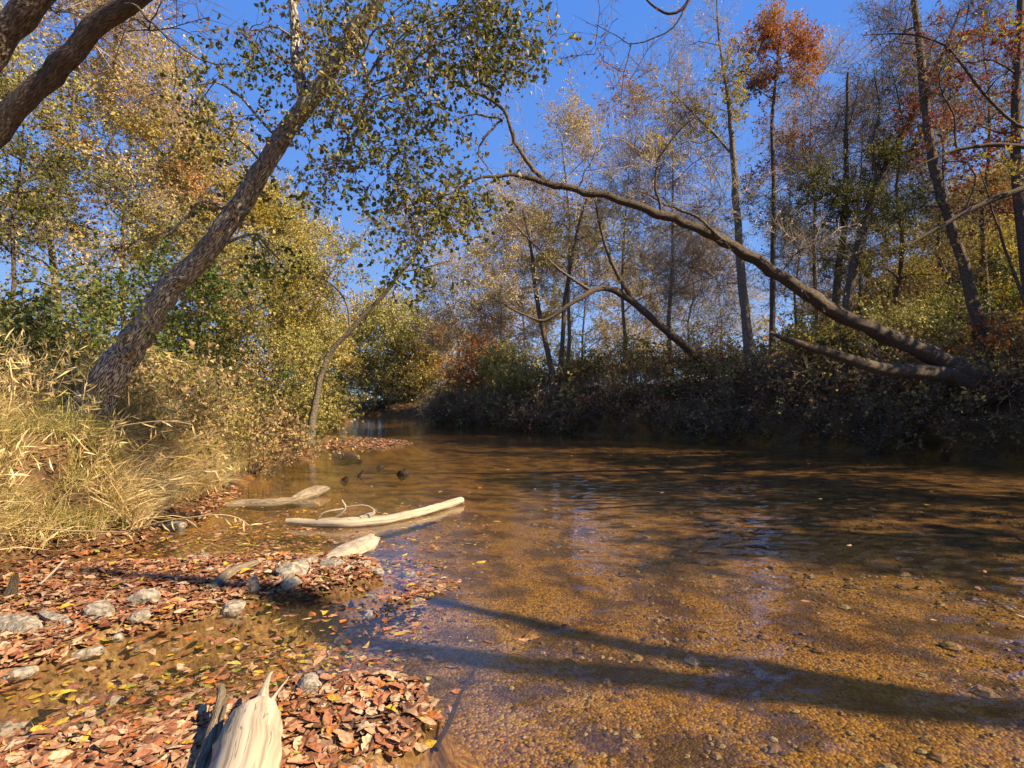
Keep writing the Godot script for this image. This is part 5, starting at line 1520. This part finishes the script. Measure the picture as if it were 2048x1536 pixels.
	log_piece("grey_log", "weathered grey log half in the shallows behind the long pale log", [
		[[Vector3(-3.52, -0.00, -8.85), 0.048], [Vector3(-3.42, 0.03, -9.00), 0.098], [Vector3(-3.29, 0.07, -9.20), 0.109], [Vector3(-3.17, 0.09, -9.35), 0.077], [Vector3(-3.12, 0.10, -9.40), 0.026]],
	], "driftgrey", 9, 0.2)
	log_piece("low_shore_log", "flat pale log lying along the shore below the brush", [
		[[Vector3(-4.42, -0.03, -8.50), 0.054], [Vector3(-4.16, -0.02, -8.60), 0.071], [Vector3(-3.79, -0.01, -8.65), 0.079], [Vector3(-3.54, -0.01, -8.80), 0.056], [Vector3(-3.42, 0.00, -8.90), 0.020]],
	], "driftgrey", 8, 0.2)
	log_piece("sunken_log", "dark hollow log end rising from the still water by the gravel bar", [
		[[Vector3(-5.05, -0.07, -15.60), 0.171], [Vector3(-4.80, -0.06, -15.60), 0.213], [Vector3(-4.49, -0.08, -15.50), 0.141], [Vector3(-4.20, -0.11, -15.30), 0.056]],
	], "wetwood", 9, 0.2)
	log_piece("snag", "small dark snag standing in the water, tallest of the group", [
		[[Vector3(-2.35, -0.06, -11.90), 0.108], [Vector3(-2.33, 0.04, -11.90), 0.054], [Vector3(-2.31, 0.13, -11.90), 0.022]],
		[[Vector3(-2.38, -0.02, -11.90), 0.119], [Vector3(-2.30, 0.01, -11.85), 0.097], [Vector3(-2.24, -0.02, -11.80), 0.043]],
	], "wetwood", 7, 0.3, "dark snags in the still water")
	log_piece("snag", "forked dark twig poking from the water left of the tallest snag", [
		[[Vector3(-3.24, -0.03, -11.60), 0.042], [Vector3(-3.18, 0.06, -11.60), 0.026], [Vector3(-3.13, 0.13, -11.60), 0.016]],
		[[Vector3(-3.20, 0.02, -11.60), 0.026], [Vector3(-3.26, 0.08, -11.60), 0.016]],
	], "wetwood", 6, 0.3, "dark snags in the still water")
	log_piece("snag", "low dark root stub at the end of the leaf drift", [
		[[Vector3(-3.40, -0.07, -11.10), 0.081], [Vector3(-3.34, 0.01, -11.10), 0.061], [Vector3(-3.32, 0.06, -11.10), 0.025]],
	], "wetwood", 7, 0.3, "dark snags in the still water")
	log_piece("snag", "small dark stub near the gravel bar tip", [
		[[Vector3(-3.18, -0.05, -13.00), 0.071], [Vector3(-3.09, 0.01, -13.00), 0.059], [Vector3(-3.02, -0.01, -13.00), 0.024]],
	], "wetwood", 7, 0.3, "dark snags in the still water")
	log_piece("sunken_stick", "long dark stick lying under the shallow water near the bottom", [
		[[Vector3(-0.36, -0.05, -2.64), 0.014], [Vector3(-0.32, -0.05, -2.88), 0.013], [Vector3(-0.28, -0.06, -3.14), 0.011], [Vector3(-0.23, -0.06, -3.45), 0.008]],
	], "wetwood", 7, 0.2)
	var names := [
		["largest grey boulder in the middle of the leaf bar", Vector3(-1.94, 0.05, -4.88), Vector3(.19, .13, .15), 1.0],
		["flat slab stone behind the grey boulder", Vector3(-1.92, 0.05, -5.15), Vector3(.17, .07, .10), 0.4],
		["long flat stone right of the grey boulder", Vector3(-1.68, 0.05, -5.05), Vector3(.17, .06, .09), 2.9],
		["dark stone in the shadow below the grey boulder", Vector3(-1.83, 0.04, -4.58), Vector3(.15, .09, .10), 2.0],
		["pointed pale stone standing at the bar's lower edge", Vector3(-1.31, 0.04, -4.36), Vector3(.10, .10, .07), 0.6],
		["dark upright stone in the tree's shadow on the bar", Vector3(-2.08, 0.04, -4.46), Vector3(.07, .12, .06), 0.3],
		["rounded grey stone left of the dark upright stone", Vector3(-2.12, 0.04, -4.18), Vector3(.11, .08, .08), 0.5],
		["flat pale stone at the water's edge beside the bar", Vector3(-1.23, 0.02, -5.00), Vector3(.13, .05, .08), 2.8],
		["thin slab at the bar's water edge behind the flat pale stone", Vector3(-1.39, 0.03, -5.14), Vector3(.10, .04, .07), 0.2],
		["small pale stone beside the weathered trunk chunk", Vector3(-1.48, 0.03, -5.55), Vector3(.09, .06, .06), 0.9],
		["wet stone alone in the current off the bar", Vector3(-1.08, -0.03, -5.89), Vector3(.10, .08, .07), 0.2],
		["small stone at the bar's lower water edge", Vector3(-1.20, 0.00, -4.64), Vector3(.07, .04, .05), 1.3],
		["rough grey stone left of the crooked stick", Vector3(-2.79, 0.05, -4.22), Vector3(.13, .12, .10), 0.8],
		["broad flat grey stone on the bar below the shadow line", Vector3(-2.93, 0.05, -3.97), Vector3(.17, .08, .11), 2.6],
		["pale flat stone under the rough grey stone", Vector3(-2.60, 0.04, -3.88), Vector3(.10, .06, .08), 0.1],
		["small round stone above the rivulet", Vector3(-2.66, 0.04, -3.75), Vector3(.06, .05, .05), 1.1],
		["large flat stone at the left edge above the pale branch", Vector3(-3.34, 0.05, -3.73), Vector3(.21, .08, .13), 2.9],
		["long low stone between the edge slab and the broad flat stone", Vector3(-3.18, 0.05, -3.87), Vector3(.22, .06, .08), 2.8],
		["pale cream stone at the left edge of the rivulet", Vector3(-2.75, 0.03, -3.08), Vector3(.13, .07, .08), 0.5],
		["flat cream stone just above the pale cream one", Vector3(-2.89, 0.04, -3.24), Vector3(.13, .04, .07), 0.3],
		["brown stone under the pale branch's tip", Vector3(-2.73, 0.04, -3.57), Vector3(.11, .06, .08), 0.4],
		["small wet stone at the rivulet's upper edge", Vector3(-2.42, 0.02, -3.39), Vector3(.06, .05, .05), 0.7],
		["grey stone at the foot of the hanging grass", Vector3(-3.42, 0.05, -6.01), Vector3(.14, .09, .10), 0.7],
		["pale stones' neighbour at the grass foot, nearest the water", Vector3(-4.25, 0.10, -6.90), Vector3(.20, .10, .13), 0.2],
		["brown stone half buried in leaves near the pale log", Vector3(-1.06, 0.04, -2.92), Vector3(.12, .06, .07), 1.2],
	]
	for k in names.size():
		var e: Array = names[k]
		stone(e[0], e[1], e[2], e[3], 40 + k)
